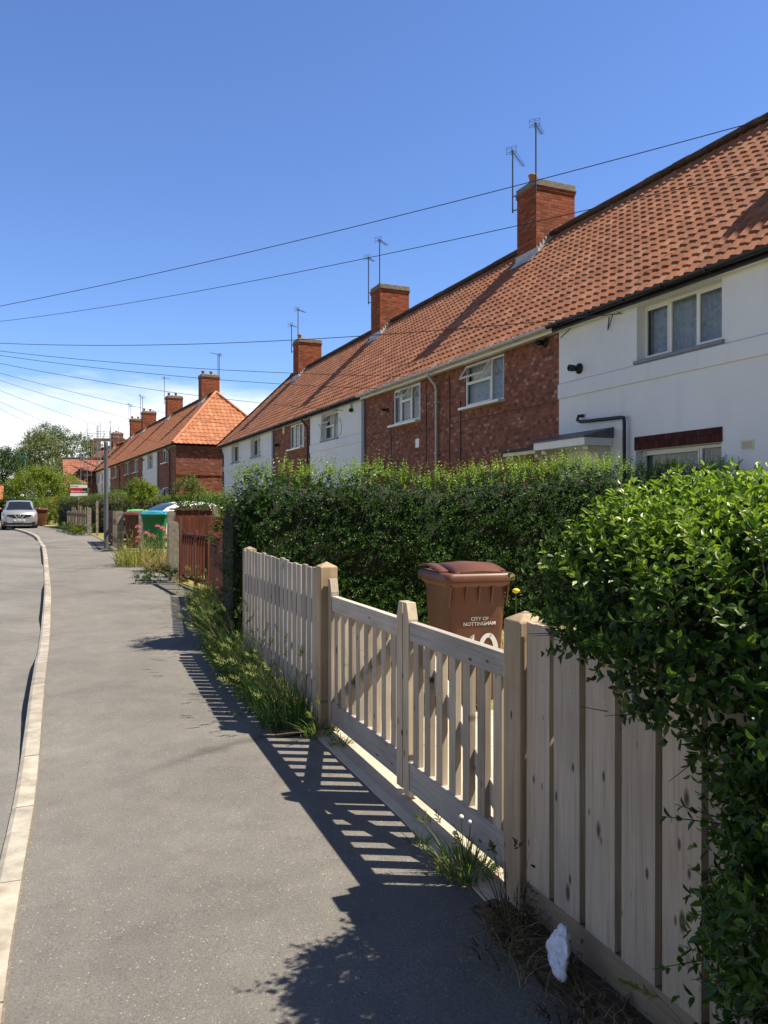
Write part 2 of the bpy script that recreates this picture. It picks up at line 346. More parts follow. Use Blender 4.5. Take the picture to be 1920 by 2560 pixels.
M['leaf_hedge']=leafmat('clipped_hedge_leaf',[(0,(.016,.045,.010)),(.4,(.03,.078,.014)),(.8,(.052,.118,.02)),(1,(.085,.165,.035))],.28,.42,.35)
M['leaf_mid']=leafmat('shrub_leaf',[(0,(.04,.085,.018)),(.5,(.08,.15,.028)),(1,(.16,.23,.05))],.35,.45)
M['leaf_lime']=leafmat('lime_leaf',[(0,(.08,.125,.014)),(.5,(.15,.215,.022)),(1,(.27,.31,.035))],.4,.45)
M['leaf_olive']=leafmat('olive_hedge_leaf',[(0,(.05,.068,.016)),(.5,(.105,.125,.03)),(1,(.21,.19,.055))],.3,.5)
M['leaf_tree']=leafmat('tree_leaf',[(0,(.04,.075,.018)),(.5,(.085,.135,.034)),(1,(.18,.215,.08))],.3,.5)
M['leaf_pale']=leafmat('silvery_tree_leaf',[(0,(.07,.10,.035)),(.5,(.14,.18,.07)),(1,(.34,.36,.20))],.3,.45)
M['leaf_dark']=leafmat('dark_tree_leaf',[(0,(.02,.05,.012)),(.5,(.042,.085,.02)),(1,(.085,.135,.035))],.25,.5)
M['leaf_orange']=leafmat('orange_leaf',[(0,(.22,.13,.03)),(.5,(.32,.17,.04)),(1,(.36,.24,.07))],.35,.5)
M['hedge_core']=plain('hedge_inner_shade',(.010,.016,.006),.95,var=.4,scale=12)  # near-black colour paints the shade inside the hedges
M['grass']=leafmat('grass_blade',[(0,(.045,.12,.025)),(.45,(.09,.20,.045)),(.8,(.17,.28,.09)),(1,(.40,.38,.21))],.35,.5,.3)
M['straw_green']=leafmat('pale_grass',[(0,(.12,.17,.04)),(.5,(.28,.29,.09)),(1,(.5,.45,.22))],.35,.5,.3)
M['straw']=leafmat('dry_straw',[(0,(.20,.15,.08)),(.5,(.36,.28,.15)),(1,(.5,.40,.24))],.3,.7,.2)
M['ear']=leafmat('grass_ear',[(0,(.18,.24,.08)),(.5,(.28,.32,.13)),(1,(.42,.40,.22))],.4,.6,.2)
M['deadleaf']=leafmat('dead_weed',[(0,(.04,.028,.02)),(.5,(.11,.08,.055)),(1,(.22,.17,.11))],.2,.8,.2)
M['flower']=plain('pink_flower',(.72,.27,.42),.7,var=.2,scale=30)
M['flower_white']=plain('white_flower',(.75,.74,.66),.7,var=.1)
M['flower_yellow']=plain('yellow_flower',(.75,.55,.03),.7,var=.1)
M['bin_brown']=plain('brown_bin_plastic',(.125,.044,.022),.48,var=.22,scale=4,bmp=.12)
M['bin_green']=plain('green_bin_plastic',(.012,.17,.055),.45,var=.1)
M['bin_blue']=plain('blue_lid_plastic',(.03,.26,.34),.4,var=.1)
M['bin_lime']=plain('lime_lid_plastic',(.13,.42,.12),.4,var=.1)
M['rubber']=plain('rubber',(.012,.012,.012),.85,var=.2)
M['white']=plain('white_paint',(.80,.80,.78),.6,var=.05)
M['silver']=plain('silver_car_paint',(.46,.46,.48),.28,.55,var=.03)
M['carwhite']=plain('white_car_paint',(.80,.81,.82),.25,var=.02)
M['trim']=plain('dark_car_trim',(.015,.015,.017),.5,var=.2)
M['chrome']=plain('chrome',(.75,.75,.76),.12,1,var=.02)
M['lampglass']=plain('headlamp_lens',(.55,.57,.60),.1,.2,var=.1)
M['mirror_red']=plain('red_mirror_cap',(.30,.02,.02),.3,var=.1)
M['rim']=plain('alloy_rim',(.35,.35,.36),.35,.8,var=.1)
M['pole']=plain('grey_pole_paint',(.13,.14,.155),.45,.2,var=.12)
M['teal']=plain('teal_lamp_paint',(.03,.20,.17),.45,var=.1)
M['red']=plain('red_sign_paint',(.52,.02,.035),.5,var=.04)
M['signblack']=plain('black_sign_paint',(.02,.02,.025),.5,var=.05)
M['signgrey']=plain('grey_sign_ink',(.12,.12,.13),.6,var=.05)
M['crack']=plain('old_crack_tar',(.12,.108,.094),.9,var=.25,scale=30)
M['bag']=plain('white_polythene',(.72,.74,.78),.35,var=.12,scale=12)
# ------------------------------------------------------------------ world, sun, camera
SUN_EL, SUN_AZ = R(58.5), R(-4.0)      # direction to the sun: nearly +X, 58.5 deg up
w=bpy.data.worlds.new('World'); sc.world=w; w.use_nodes=True; nt=w.node_tree
bg=nt.nodes['Background']
sky=nd(nt,'ShaderNodeTexSky',sky_type='NISHITA'); sky.sun_disc=False
sky.sun_elevation=SUN_EL; sky.sun_rotation=R(94); sky.altitude=0; sky.air_density=1.0; sky.dust_density=.1; sky.ozone_density=3.0
tc=nd(nt,'ShaderNodeTexCoord'); sp=nd(nt,'ShaderNodeSeparateXYZ'); nt.links.new(tc.outputs['Generated'],sp.inputs[0])
mp=nd(nt,'ShaderNodeMapping'); mp.inputs['Scale'].default_value=(1.6,1.6,7.5); mp.inputs['Location'].default_value=(.65,.3,.15); nt.links.new(tc.outputs['Generated'],mp.inputs[0])
cn=noi(nt,mp.outputs[0],2.1,8,.56)
el=ramp(nt,[(.0,.62),(.06,.58),(.11,.44),(.15,.20),(.21,0)],sp.outputs[2])
ad=nd(nt,'ShaderNodeMath',operation='ADD'); nt.links.new(cn,ad.inputs[0]); nt.links.new(el.outputs[0],ad.inputs[1])
cm0=ramp(nt,[(.64,0),(.76,.4),(.93,1)],ad.outputs[0])
fwd0=ramp(nt,[(.55,0),(.8,1)],sp.outputs[1]); ngx=nd(nt,'ShaderNodeMath',operation='MULTIPLY'); nt.links.new(sp.outputs[0],ngx.inputs[0]); ngx.inputs[1].default_value=-1
wst=ramp(nt,[(.35,0),(.75,1)],ngx.outputs[0]); fwd=nd(nt,'ShaderNodeMath',operation='MAXIMUM'); nt.links.new(fwd0.outputs[0],fwd.inputs[0]); nt.links.new(wst.outputs[0],fwd.inputs[1])  # western clouds out of view, added to brighten the shaded walls
top=ramp(nt,[(.165,1),(.23,0)],sp.outputs[2]); cmt=nd(nt,'ShaderNodeMath',operation='MULTIPLY'); nt.links.new(cm0.outputs[0],cmt.inputs[0]); nt.links.new(top.outputs[0],cmt.inputs[1])
cm=nd(nt,'ShaderNodeMath',operation='MULTIPLY'); nt.links.new(cmt.outputs[0],cm.inputs[0]); nt.links.new(fwd.outputs[0],cm.inputs[1])
gain=mix(nt,1,sky.outputs[0],(.473,.56,.74),'MULTIPLY')
# unseen sky overhead and behind the camera, dulled to weaken the fill light
ngy=nd(nt,'ShaderNodeMath',operation='MULTIPLY_ADD'); nt.links.new(sp.outputs[1],ngy.inputs[0]); ngy.inputs[1].default_value=-1; ngy.inputs[2].default_value=.3
v1=ramp(nt,[(.15,0),(.7,.8)],ngy.outputs[0]); v2=ramp(nt,[(.64,0),(.86,.75)],sp.outputs[2])
vm=nd(nt,'ShaderNodeMath',operation='MAXIMUM'); nt.links.new(v1.outputs[0],vm.inputs[0]); nt.links.new(v2.outputs[0],vm.inputs[1])
gain=mix(nt,vm.outputs[0],gain,(.38,.47,.72))
skyc=mix(nt,cm.outputs[0],gain,(4.9,5.0,5.15))
nt.links.new(skyc,bg.inputs[0]); bg.inputs[1].default_value=.15
sl=bpy.data.lights.new('sun','SUN'); sl.energy=5.0; sl.angle=R(.53); sl.color=(1,.92,.77)
so=bpy.data.objects.new('sun',sl); COL.objects.link(so)
sd=Vector((math.cos(SUN_EL)*math.cos(SUN_AZ),math.cos(SUN_EL)*math.sin(SUN_AZ),math.sin(SUN_EL)))
so.rotation_euler=sd.to_track_quat('Z','Y').to_euler(); so.location=sd*60
cam=bpy.data.cameras.new('camera'); co=bpy.data.objects.new('camera',cam); COL.objects.link(co)
co.location=(0,0,EYE); co.rotation_euler=(R(90),0,0); cam.sensor_fit='VERTICAL'; cam.sensor_height=36; cam.lens=36*F/2560
cam.shift_y=-(1280-CY)/2560; cam.clip_start=.05; cam.clip_end=3000; sc.camera=co
sc.view_settings.view_transform='Standard'; sc.view_settings.look='None'; sc.view_settings.exposure=.80; sc.view_settings.gamma=1
sc.cycles.max_bounces=8; sc.cycles.transparent_max_bounces=12; sc.cycles.caustics_reflective=False; sc.cycles.caustics_refractive=False
sc.cycles.use_denoising=True

# ------------------------------------------------------------------ ground, road, pavement, kerb
def kp(x,y):  # kerb point (inner edge of kerb stones)
    return gp(x,y)
K=[Vector((2.1,-6,0)),Vector((.0,-.6,0)),Vector((-.62,1.0,0)),kp(2,2495),kp(30,2290),kp(66,2085),kp(90,1934),kp(110,1729),kp(122,1600),kp(128,1500),kp(125,1440),kp(117,1381),kp(108,1354),kp(87,1335)]
e=K[-1]
K+= [Vector((-18.6,40.5,0)),Vector((-22.5,46.5,0)),Vector((-28.5,54,0)),Vector((-37,62,0)),Vector((-50,71,0)),Vector((-75,82,0))]
def resample(P,step):
    P=[Vector((p[0],p[1],0)) for p in P]; out=[]
    # catmull-rom
    for i in range(len(P)-1):
        p0=P[max(i-1,0)];p1=P[i];p2=P[i+1];p3=P[min(i+2,len(P)-1)]
        n=max(2,int((p2-p1).length/step))
        for k in range(n):
            t=k/n
            out.append(.5*((2*p1)+(p2-p0)*t+(2*p0-5*p1+4*p2-p3)*t*t+(3*p1-p0-3*p2+p3)*t**3))
    out.append(P[-1]); return out
KL=resample(K,.3)
def lin(P,y):   # X on polyline at given Y
    ys=[p.y for p in P]; xs=[p.x for p in P]; return float(np.interp(y,ys,xs))
# kerb show height above road along Y
def kshow(y): return float(np.interp(y,[-10,5.0,5.6,6.4,7.9,8.6,10.3,11.2,14.6,15.6,19.5,20.3,26,27,30,31,60],[.025,.025,.06,.115,.115,.03,.03,.11,.11,.03,.03,.11,.11,.03,.03,.10,.10]))
def rz_(y): return zg(y)-.10
def ktop(y): return rz_(y)+kshow(y)
FENCE_PTS=[Vector((3.24,-4,0)),Vector((1.682,0,0)),Vector((.515,3.0,0)),Vector((-.438,5.45,0)),Vector((-1.5,8.18,0)),Vector((-2.9,13.1,0)),gp(447,1455),gp(300,1374),gp(232,1338),gp(190,1322),Vector((-19.2,45,0)),Vector((-23,51.5,0)),Vector((-29.5,58.5,0)),Vector((-40,66.5,0)),Vector((-52,75,0)),Vector((-76,86,0))]
FL=resample(FENCE_PTS,.35)
def side(P,i):
    d=(P[min(i+1,len(P)-1)]-P[max(i-1,0)]).normalized(); return Vector((-d.y,d.x,0))   # left of travel (road side)
# ground: one sheet to the horizon
gx=np.concatenate([np.linspace(-1500,-120,8),np.linspace(-100,60,33),np.linspace(80,1500,8)]); gy=np.concatenate([np.linspace(-200,-40,5),np.linspace(-30,110,57),np.linspace(130,2500,12)])
V=np.array([(x,y,zg(y)-.24) for y in gy for x in gx]); nx=len(gx)
Fc=np.array([(j*nx+i,j*nx+i+1,(j+1)*nx+i+1,(j+1)*nx+i) for j in range(len(gy)-1) for i in range(nx-1)])
struct(arr_mesh('ground',V,Fc,M['grassground']))
# road: strip 6.4 m wide on the left of the kerb
V=[];Fc=[]
for i,p in enumerate(KL):
    n=side(KL,i)
    for j,t in enumerate((.10,.5,1.2,3,5,6.4)):
        q=p+n*t; V.append((q.x,q.y,rz_(p.y)+.035*math.sin(min(t,5.5)/5.5*math.pi)))
    if i: Fc+= [((i-1)*6+j,(i-1)*6+j+1,i*6+j+1,i*6+j) for j in range(5)]
struct(arr_mesh('road',np.array(V),np.array(Fc),M['road']))
# opposite verge
V=[];Fc=[]
for i,p in enumerate(KL):
    n=side(KL,i)
    for j,(t,dz) in enumerate(((6.38,-.04),(6.38,.1),(6.6,.12),(9,.14))):
        q=p+n*t; V.append((q.x,q.y,rz_(p.y)+dz))
    if i: Fc+= [((i-1)*4+j,(i-1)*4+j+1,i*4+j+1,i*4+j) for j in range(3)]
struct(arr_mesh('far_pavement',np.array(V),np.array(Fc),M['asphalt']))
# pavement: between kerb and fence line
V=[];Fc=[];n_=12; k=0
ysamp=np.concatenate([np.arange(-3.5,20,.22),np.arange(20,46,.6)])
for i,y in enumerate(ysamp):
    # pair points by matching Y on each line, then skew a little along the street
    xk=lin(KL,y)+.0; xf=lin(FL,y)-.02
    for j in range(n_+1):
        t=j/n_; x=xk+(xf-xk)*t
        z=ktop(y)+(zg(y)-ktop(y))*min(1,t*1.7)
        V.append((x,y,z-.004))
    if i: Fc+= [((i-1)*(n_+1)+j,(i-1)*(n_+1)+j+1,i*(n_+1)+j+1,i*(n_+1)+j) for j in range(n_)]
V=np.array(V); struct(arr_mesh('pavement',V,np.array(Fc),M['asphalt'],smooth=True))
# pavement beyond the bend
kk=[p for p in KL if p.y>45.8]; V=[];Fc=[]
for i,p in enumerate(kk):
    n=side(kk,i); q=p-n*2.4
    V+=[(p.x,p.y,ktop(p.y)-.004),(q.x,q.y,zg(q.y)-.004)]
    if i: Fc.append((2*i-2,2*i-1,2*i+1,2*i))
struct(arr_mesh('pavement_bend',np.array(V),np.array(Fc),M['asphalt']))
# kerb stones (one setting strip, joints cut as gaps)
mb=MB(); acc=0; start=0; L_=.914
dist=[0]
for a,b in zip(KL,KL[1:]): dist.append(dist[-1]+(b-a).length)
dist=np.array(dist); kx=np.array([p.x for p in KL]); ky=np.array([p.y for p in KL])
s=0.1
while s<dist[-1]-1:
    rings=[]
    for t in np.linspace(s+.006,s+L_-.006,4):
        x=np.interp(t,dist,kx); y=np.interp(t,dist,ky); x2=np.interp(t+.05,dist,kx); y2=np.interp(t+.05,dist,ky)
        d=Vector((x2-x,y2-y,0)).normalized(); n=Vector((-d.y,d.x,0)); zt=ktop(y)+random.uniform(-.002,.002); zr=rz_(y)-.05
        P=Vector((x,y,0))
        rings.append([P+Vector((0,0,zr)),P+Vector((0,0,zt)),P+n*.085+Vector((0,0,zt)),P+n*.108+Vector((0,0,zt-.012)),P+n*.128+Vector((0,0,zr))])
    mb.loft(rings,smooth=False); s+=L_
struct(mb.build('kerb',M['kerb']))
# narrow sandy joint strip between kerb and tarmac
V=[];Fc=[]
for i,p in enumerate(KL):
    n=side(KL,i); wd=.006+.014*abs(mnoise.noise(Vector((p.x*3,p.y*3,0))))
    V+=[(p.x,p.y,ktop(p.y)+.001),(p.x-n.x*wd,p.y-n.y*wd,ktop(p.y)+.003)]
    if i: Fc.append((2*i-2,2*i-1,2*i+1,2*i))
struct(arr_mesh('kerb_joint_dirt',np.array(V),np.array(Fc),M['joint']))
# garden ground right of the fence line
V=[];Fc=[];ys=np.concatenate([np.arange(-6,30,.5),np.arange(30,120,3)])
ts=[0,.15,.4,.8,1.4,2.2,3.5,5,8,14,30,70]
for i,y in enumerate(ys):
    xf=lin(FL,y) if y<86 else -76-(y-86)*3
    for t in ts:
        V.append((xf+.0+t,y+0*t,zg(y)+.012+.02*mnoise.noise(Vector((t*.8,y*.8,1)))))
    if i: Fc+= [((i-1)*len(ts)+j,(i-1)*len(ts)+j+1,i*len(ts)+j+1,i*len(ts)+j) for j in range(len(ts)-1)]
struct(arr_mesh('garden_ground',np.array(V),np.array(Fc),M['lawn'],smooth=True))

# local frame along the near fence: x = away, y = toward the street, z up
TF=math.atan(.389); FD=Vector((-math.sin(TF),math.cos(TF),0)); FN=Vector((-math.cos(TF),-math.sin(TF),0)); FROT=math.atan2(FD.y,FD.x)
C1=Vector((.515,3.0,0)); C2=Vector((-.438,5.45,0))
def fl(s,o,z): return C1+FD*s+FN*o+Vector((0,0,z))     # s along from post 1 near street corner, o out to street
# concrete sill under the gate and path behind it
mb=MB(); rg=[]
for s in np.linspace(.0,2.62,16):
    y=fl(s,0,0).y; z=zg(y)
    wob=.012*mnoise.noise(Vector((s*4,0,0)))
    rg.append([fl(s,-.16,z-.1),fl(s,-.16,z+.022),fl(s,.02+wob,z+.020),fl(s,.055+wob,z+.006),fl(s,.07+wob,z-.1)])
mb.loft(rg,smooth=False); struct(mb.build('gate_sill',M['concrete_path']))
V=[];Fc=[]
sl_=np.linspace(.05,2.6,8); ol=np.linspace(-.158,-7.0,12)
for i,s in enumerate(sl_):
    for o in ol:
        q=fl(s,o,0); V.append((q.x,q.y,zg(q.y)+.034))
    if i: Fc+= [((i-1)*12+j,(i-1)*12+j+1,i*12+j+1,i*12+j) for j in range(11)]
V=np.array(V); struct(arr_mesh('garden_path',V,np.array(Fc),M['concrete_path']))

# ------------------------------------------------------------------ terraces
class Row:
    def __init__(s,xv,p,zoff):
        s.th=math.atan((CX-xv)/F); s.u=Vector((-math.sin(s.th),math.cos(s.th),0)); s.n=Vector((math.cos(s.th),math.sin(s.th),0))
        s.p=p; s.xv=xv; s.zoff=zoff; s.rot=math.atan2(-s.u.y,-s.u.x)
    def Yx(s,x): return F*s.p/math.cos(s.th)/(x-s.xv)
    def sx(s,x): return (s.Yx(x)-s.p*math.sin(s.th))/math.cos(s.th)
    def zx(s,x,y): return EYE+(CY-y)/F*s.Yx(x)-s.zoff
    def pt(s,p,t,z=0): return s.n*p+s.u*t+Vector((0,0,z))
A=Row(103,9.25,0)
EAVE=5.16; RIDGE=8.93; RY=3.35; OV=.24
def roof_slope(name,O,ex,eup,W,L,mat,parent,hipl=0,hipr=0,tw=.22,gauge=.27,amp=.023,thick=.028,spt=6):
    O=np.array(O,float); ex=np.array(ex,float); eup=np.array(eup,float); eup/=np.linalg.norm(eup); nr=np.cross(ex,eup); nr/=np.linalg.norm(nr)
    rows=max(1,round(L/gauge)); cols=max(1,round(W/tw)); n=cols*spt+1; g=L/rows
    u=np.arange(n)/spt; x0=u*W/cols; wave=amp*(np.sin(2*np.pi*u)+.4*np.sin(4*np.pi*u+.6))
    V=[];UV=[];Q=[]
    for r in range(rows):
        jit=np.repeat(rng.normal(0,.0025,cols+1),spt)[:n]; jx=rng.normal(0,.004)
        b=r*4*n
        for k,(t,h) in enumerate(((r*g-.02,-.01),(r*g-.02,thick),(r*g-.02,thick),((r+1)*g+.02,.002))):
            tt=min(max(t,0),L)/L
            x=np.clip(x0+jx,hipl*tt,max(W-hipr*tt,hipl*tt))
            hh=wave+h+(0 if k==3 else jit)
            V.append(O+np.outer(x,ex)+np.outer(np.full(n,t),eup)+np.outer(hh,nr))
            UV.append(np.stack([u,np.full(n,r+(.02 if k<3 else .98))],1))
        i=np.arange(n-1)
        Q.append(np.stack([b+i,b+i+1,b+n+i+1,b+n+i],1)); Q.append(np.stack([b+2*n+i,b+2*n+i+1,b+3*n+i+1,b+3*n+i],1))
    V=np.concatenate(V); UV=np.concatenate(UV); Q=np.concatenate(Q)
    me=bpy.data.meshes.new(name); me.vertices.add(len(V)); me.vertices.foreach_set('co',V.astype(np.float32).ravel())
    me.loops.add(Q.size); me.loops.foreach_set('vertex_index',Q.astype(np.int32).ravel()); me.polygons.add(len(Q))
    me.polygons.foreach_set('loop_start',np.arange(0,Q.size,4,dtype=np.int32)); me.polygons.foreach_set('loop_total',np.full(len(Q),4,dtype=np.int32))
    sm=np.tile(np.concatenate([np.zeros(n-1,bool),np.ones(n-1,bool)]),rows); me.polygons.foreach_set('use_smooth',sm)
    me.update(calc_edges=True)
    uv=me.uv_layers.new(name='UVMap'); uvl=UV[Q.ravel()].copy()
    # keep a tile's loops inside its own cell
    cell=np.floor((u[np.arange(n-1)])+1e-6); cc=np.tile(np.repeat(cell,4),rows*2); uvl[:,0]=np.clip(uvl[:,0],cc+.01,cc+.99)
    uv.data.foreach_set('uv',uvl.astype(np.float32).ravel())
    me.materials.append(mat); return link(name,me,parent)
def wall_front(mb,W,z0,z1,holes,y=0,rev=.12):
    xs=sorted({0,W,*[h[0] for h in holes],*[h[1] for h in holes]}); zs=sorted({z0,z1,*[h[2] for h in holes],*[h[3] for h in holes]})
    for a,b in zip(xs,xs[1:]):
        for c,d in zip(zs,zs[1:]):
            mx,mz=(a+b)/2,(c+d)/2
            if any(h[0]<mx<h[1] and h[2]<mz<h[3] for h in holes): continue
            mb.quad((a,y,c),(b,y,c),(b,y,d),(a,y,d))
    for a,b,c,d in holes:
        mb.quad((a,y,c),(a,y+rev,c),(a,y+rev,d),(a,y,d)); mb.quad((b,y,c),(b,y,d),(b,y+rev,d),(b,y+rev,c))
        mb.quad((a,y,d),(a,y+rev,d),(b,y+rev,d),(b,y,d)); mb.quad((a,y,c),(b,y,c),(b,y+rev,c),(a,y+rev,c))
def window(par,x0,x1,z0,z1,y,lights,sillmat=None,fmat=None,curtain=True,sill=(.05,.05,.08)):
    """lights: list of (right edge fraction, vent height fraction or 0, vent open)"""
    fmat=fmat or M['upvc']; f=.05; W=x1-x0; mb=MB(); d=.065
    mb.box(x0,x1,y,y+d,z1-f,z1).box(x0,x1,y,y+d,z0,z0+f).box(x0,x0+f,y,y+d,z0+f,z1-f).box(x1-f,x1,y,y+d,z0+f,z1-f)
    g=MB(); l=0; sash=[]
    for i,(r,v,op) in enumerate(lights):
        a=x0+W*l+(f if i==0 else .025); b=x0+W*r-(f if i==len(lights)-1 else .025)
        if i<len(lights)-1: mb.box(x0+W*r-.025,x0+W*r+.025,y,y+d,z0+f,z1-f)
        zt=z1-f
        if v:
            zv=z1-(z1-z0)*v; mb.box(a,b,y,y+d,zv-.02,zv+.02); zt=zv-.02
            if op: sash.append((a,b,zv+.02,z1-f))
            else: g.quad((a,y+.03,zv+.02),(b,y+.03,zv+.02),(b,y+.03,z1-f),(a,y+.03,z1-f))
        # inner sash frame
        if i!=1 or v:
            s_=.032; yy=y-.012
            mb.box(a,b,yy,y+.02,zt-s_,zt).box(a,b,yy,y+.02,z0+f,z0+f+s_).box(a,a+s_,yy,y+.02,z0+f+s_,zt-s_).box(b-s_,b,yy,y+.02,z0+f+s_,zt-s_)
        g.quad((a,y+.03,z0+f),(b,y+.03,z0+f),(b,y+.03,zt),(a,y+.03,zt)); l=r
    o=mb.build('window',fmat,par,bevel=.006,seg=1)
    g.build('pane',M['glass'],o)
    for a,b,c,dd in sash:
        m=MB(); s_=.04; h=dd-c
        m.box(a-.01,b+.01,-.03,0,-s_,0).box(a-.01,b+.01,-.03,0,-h,-h+s_).box(a-.01,a-.01+s_,-.03,0,-h+s_,-s_).box(b+.01-s_,b+.01,-.03,0,-h+s_,-s_)
        q=m.build('sash',fmat,o,loc=(0,y-.005,dd)); q.rotation_euler.x=R(-32)
        gg=MB().quad((a+s_,-.015,-h+s_),(b-s_,-.015,-h+s_),(b-s_,-.015,-s_),(a+s_,-.015,-s_)); q2=gg.build('pane',M['glass'],o,loc=(0,y-.005,dd)); q2.rotation_euler.x=R(-32)
    if sillmat:
        MB().box(x0-sill[0],x1+sill[1],y-.02-sill[2]-.1,y+.03,z0-.06,z0-.002).build('sill',sillmat,o,bevel=.006)
    if curtain:
        m=MB(); n=int((x1-x0)/.02); vs=[]
        for i in range(n+1):
            x=x0+W*i/n; yy=y+.15+.022*math.sin(i*1.05)+.012*math.sin(i*.37)
            vs+= [(x,yy,z0),(x,yy,z1)]
        m.add(vs,[(2*i,2*i+2,2*i+3,2*i+1) for i in range(n)],True); m.build('curtain',M['curtain'],o)
    return o
def aerial(par,base,h,boom_dir,nel=11,off=None,L=.75,reflector=True):
    mb=MB(); b=Vector(base); top=b+Vector((0,0,h)); mb.tube([b,top],.022,6)
    if off:
        o=Vector(off)
        for dz in (.05,.45): mb.tube([b+Vector((0,0,dz)),b+o+Vector((0,0,dz))],.016,5)
    d=Vector(boom_dir).normalized(); sidev=d.cross(Vector((0,0,1))).normalized(); upv=sidev.cross(d)
    s0=top+Vector((0,0,-.06))-d*.12; mb.tube([s0,s0+d*L],.012,5)
    for i in range(nel):
        q=s0+d*(L*(i+.6)/nel); mb.tube([q-sidev*.11*(1-.3*i/nel),q+sidev*.11*(1-.3*i/nel)],.0045,4)
    if reflector:
        for k in (-2,-1,1,2):
            q=s0+upv*.05*k; mb.tube([q-sidev*.15,q+sidev*.15],.005,4)
        for k in (-1,0,1): mb.tube([s0-upv*.11+sidev*.14*k,s0+upv*.11+sidev*.14*k],.005,4)
    return mb.build('aerial',M['aerial'],par)
def chimney(par,xc,zo,mat,aer=(),pots=1,w=1.24,ln=.92,top=10.48,off=.06):
    y0,y1=RY-w/2+off,RY+w/2+off; x0,x1=xc-ln/2,xc+ln/2; zb=RIDGE-1.0; cz=top-.2
    mb=MB().box(x0,x1,y0,y1,zb,cz-.17); mb.box(x0-.022,x1+.022,y0-.022,y1+.022,cz-.168,cz-.09)
    c=mb.build('chimney',mat,par)
    cp=MB().box(x0-.045,x1+.045,y0-.045,y1+.045,cz-.088,cz-.055).box(x0-.02,x1+.02,y0-.02,y1+.02,cz-.053,cz+.1)
    cp.build('cap',M['cement'],c,bevel=.012)
    mb=MB(); rg=[]
    for k,(i_,z) in enumerate(((.02,cz+.101),(.16,cz+.15),(.30,cz+.16))): rg.append([(x0+i_,y0+i_,z),(x1-i_,y0+i_,z),(x1-i_,y1-i_,z),(x0+i_,y1-i_,z)])
    mb.loft(rg,smooth=False); mb.build('flaunching',M['cement'],c)
    for k in range(4):
        yy=y0+.2+(w-.4)*k/3; q=MB()
        if k in pots: q.lathe([(.10,cz+.12),(.095,cz+.33),(.12,cz+.34),(.12,cz+.39),(.085,cz+.39),(.08,cz+.2)],12,(xc,yy,0))
        else: q.lathe([(.12,cz+.12),(.115,cz+.18),(.07,cz+.23),(0,cz+.245)],12,(xc,yy,0))
        q.build('pot',M['pot'],c)
    # stepped lead flashing on the near face, apron at the front
    def zr(y): return EAVE+(y+OV)*(RIDGE-EAVE)/(RY+OV)
    st=MB(); n=6
    for k in range(n):
        a=y0+(RY-y0)*k/n; b=y0+(RY-y0)*(k+1)/n
        st.add([(x1+.012,a,zr(a)),(x1+.012,b,zr(b)),(x1+.012,b,zr(b)+.1),(x1+.012,a+.01,zr(b)+.16)],[(0,1,2,3)])
        st.add([(x1+.012,a,zr(a)+.055),(x1+.15,a,zr(a)+.055),(x1+.15,b,zr(b)+.055),(x1+.012,b,zr(b)+.055)],[(0,1,2,3)])
    ap=y0-.22
    st.add([(x0-.06,y0-.012,zr(y0)+.2),(x1+.1,y0-.012,zr(y0)+.2),(x1+.1,y0-.012,zr(y0)+.05),(x0-.06,y0-.012,zr(y0)+.05)],[(0,1,2,3)])
    st.add([(x0-.06,y0-.012,zr(y0)+.062),(x1+.1,y0-.012,zr(y0)+.062),(x1+.12,ap,zr(ap)+.062),(x0-.06,ap,zr(ap)+.062)],[(0,1,2,3)])
    st.build('flashing',M['leadlight'],c)
    for a in aer: aerial(c,**a(x0,x1,y0,y1,cz))
    return c
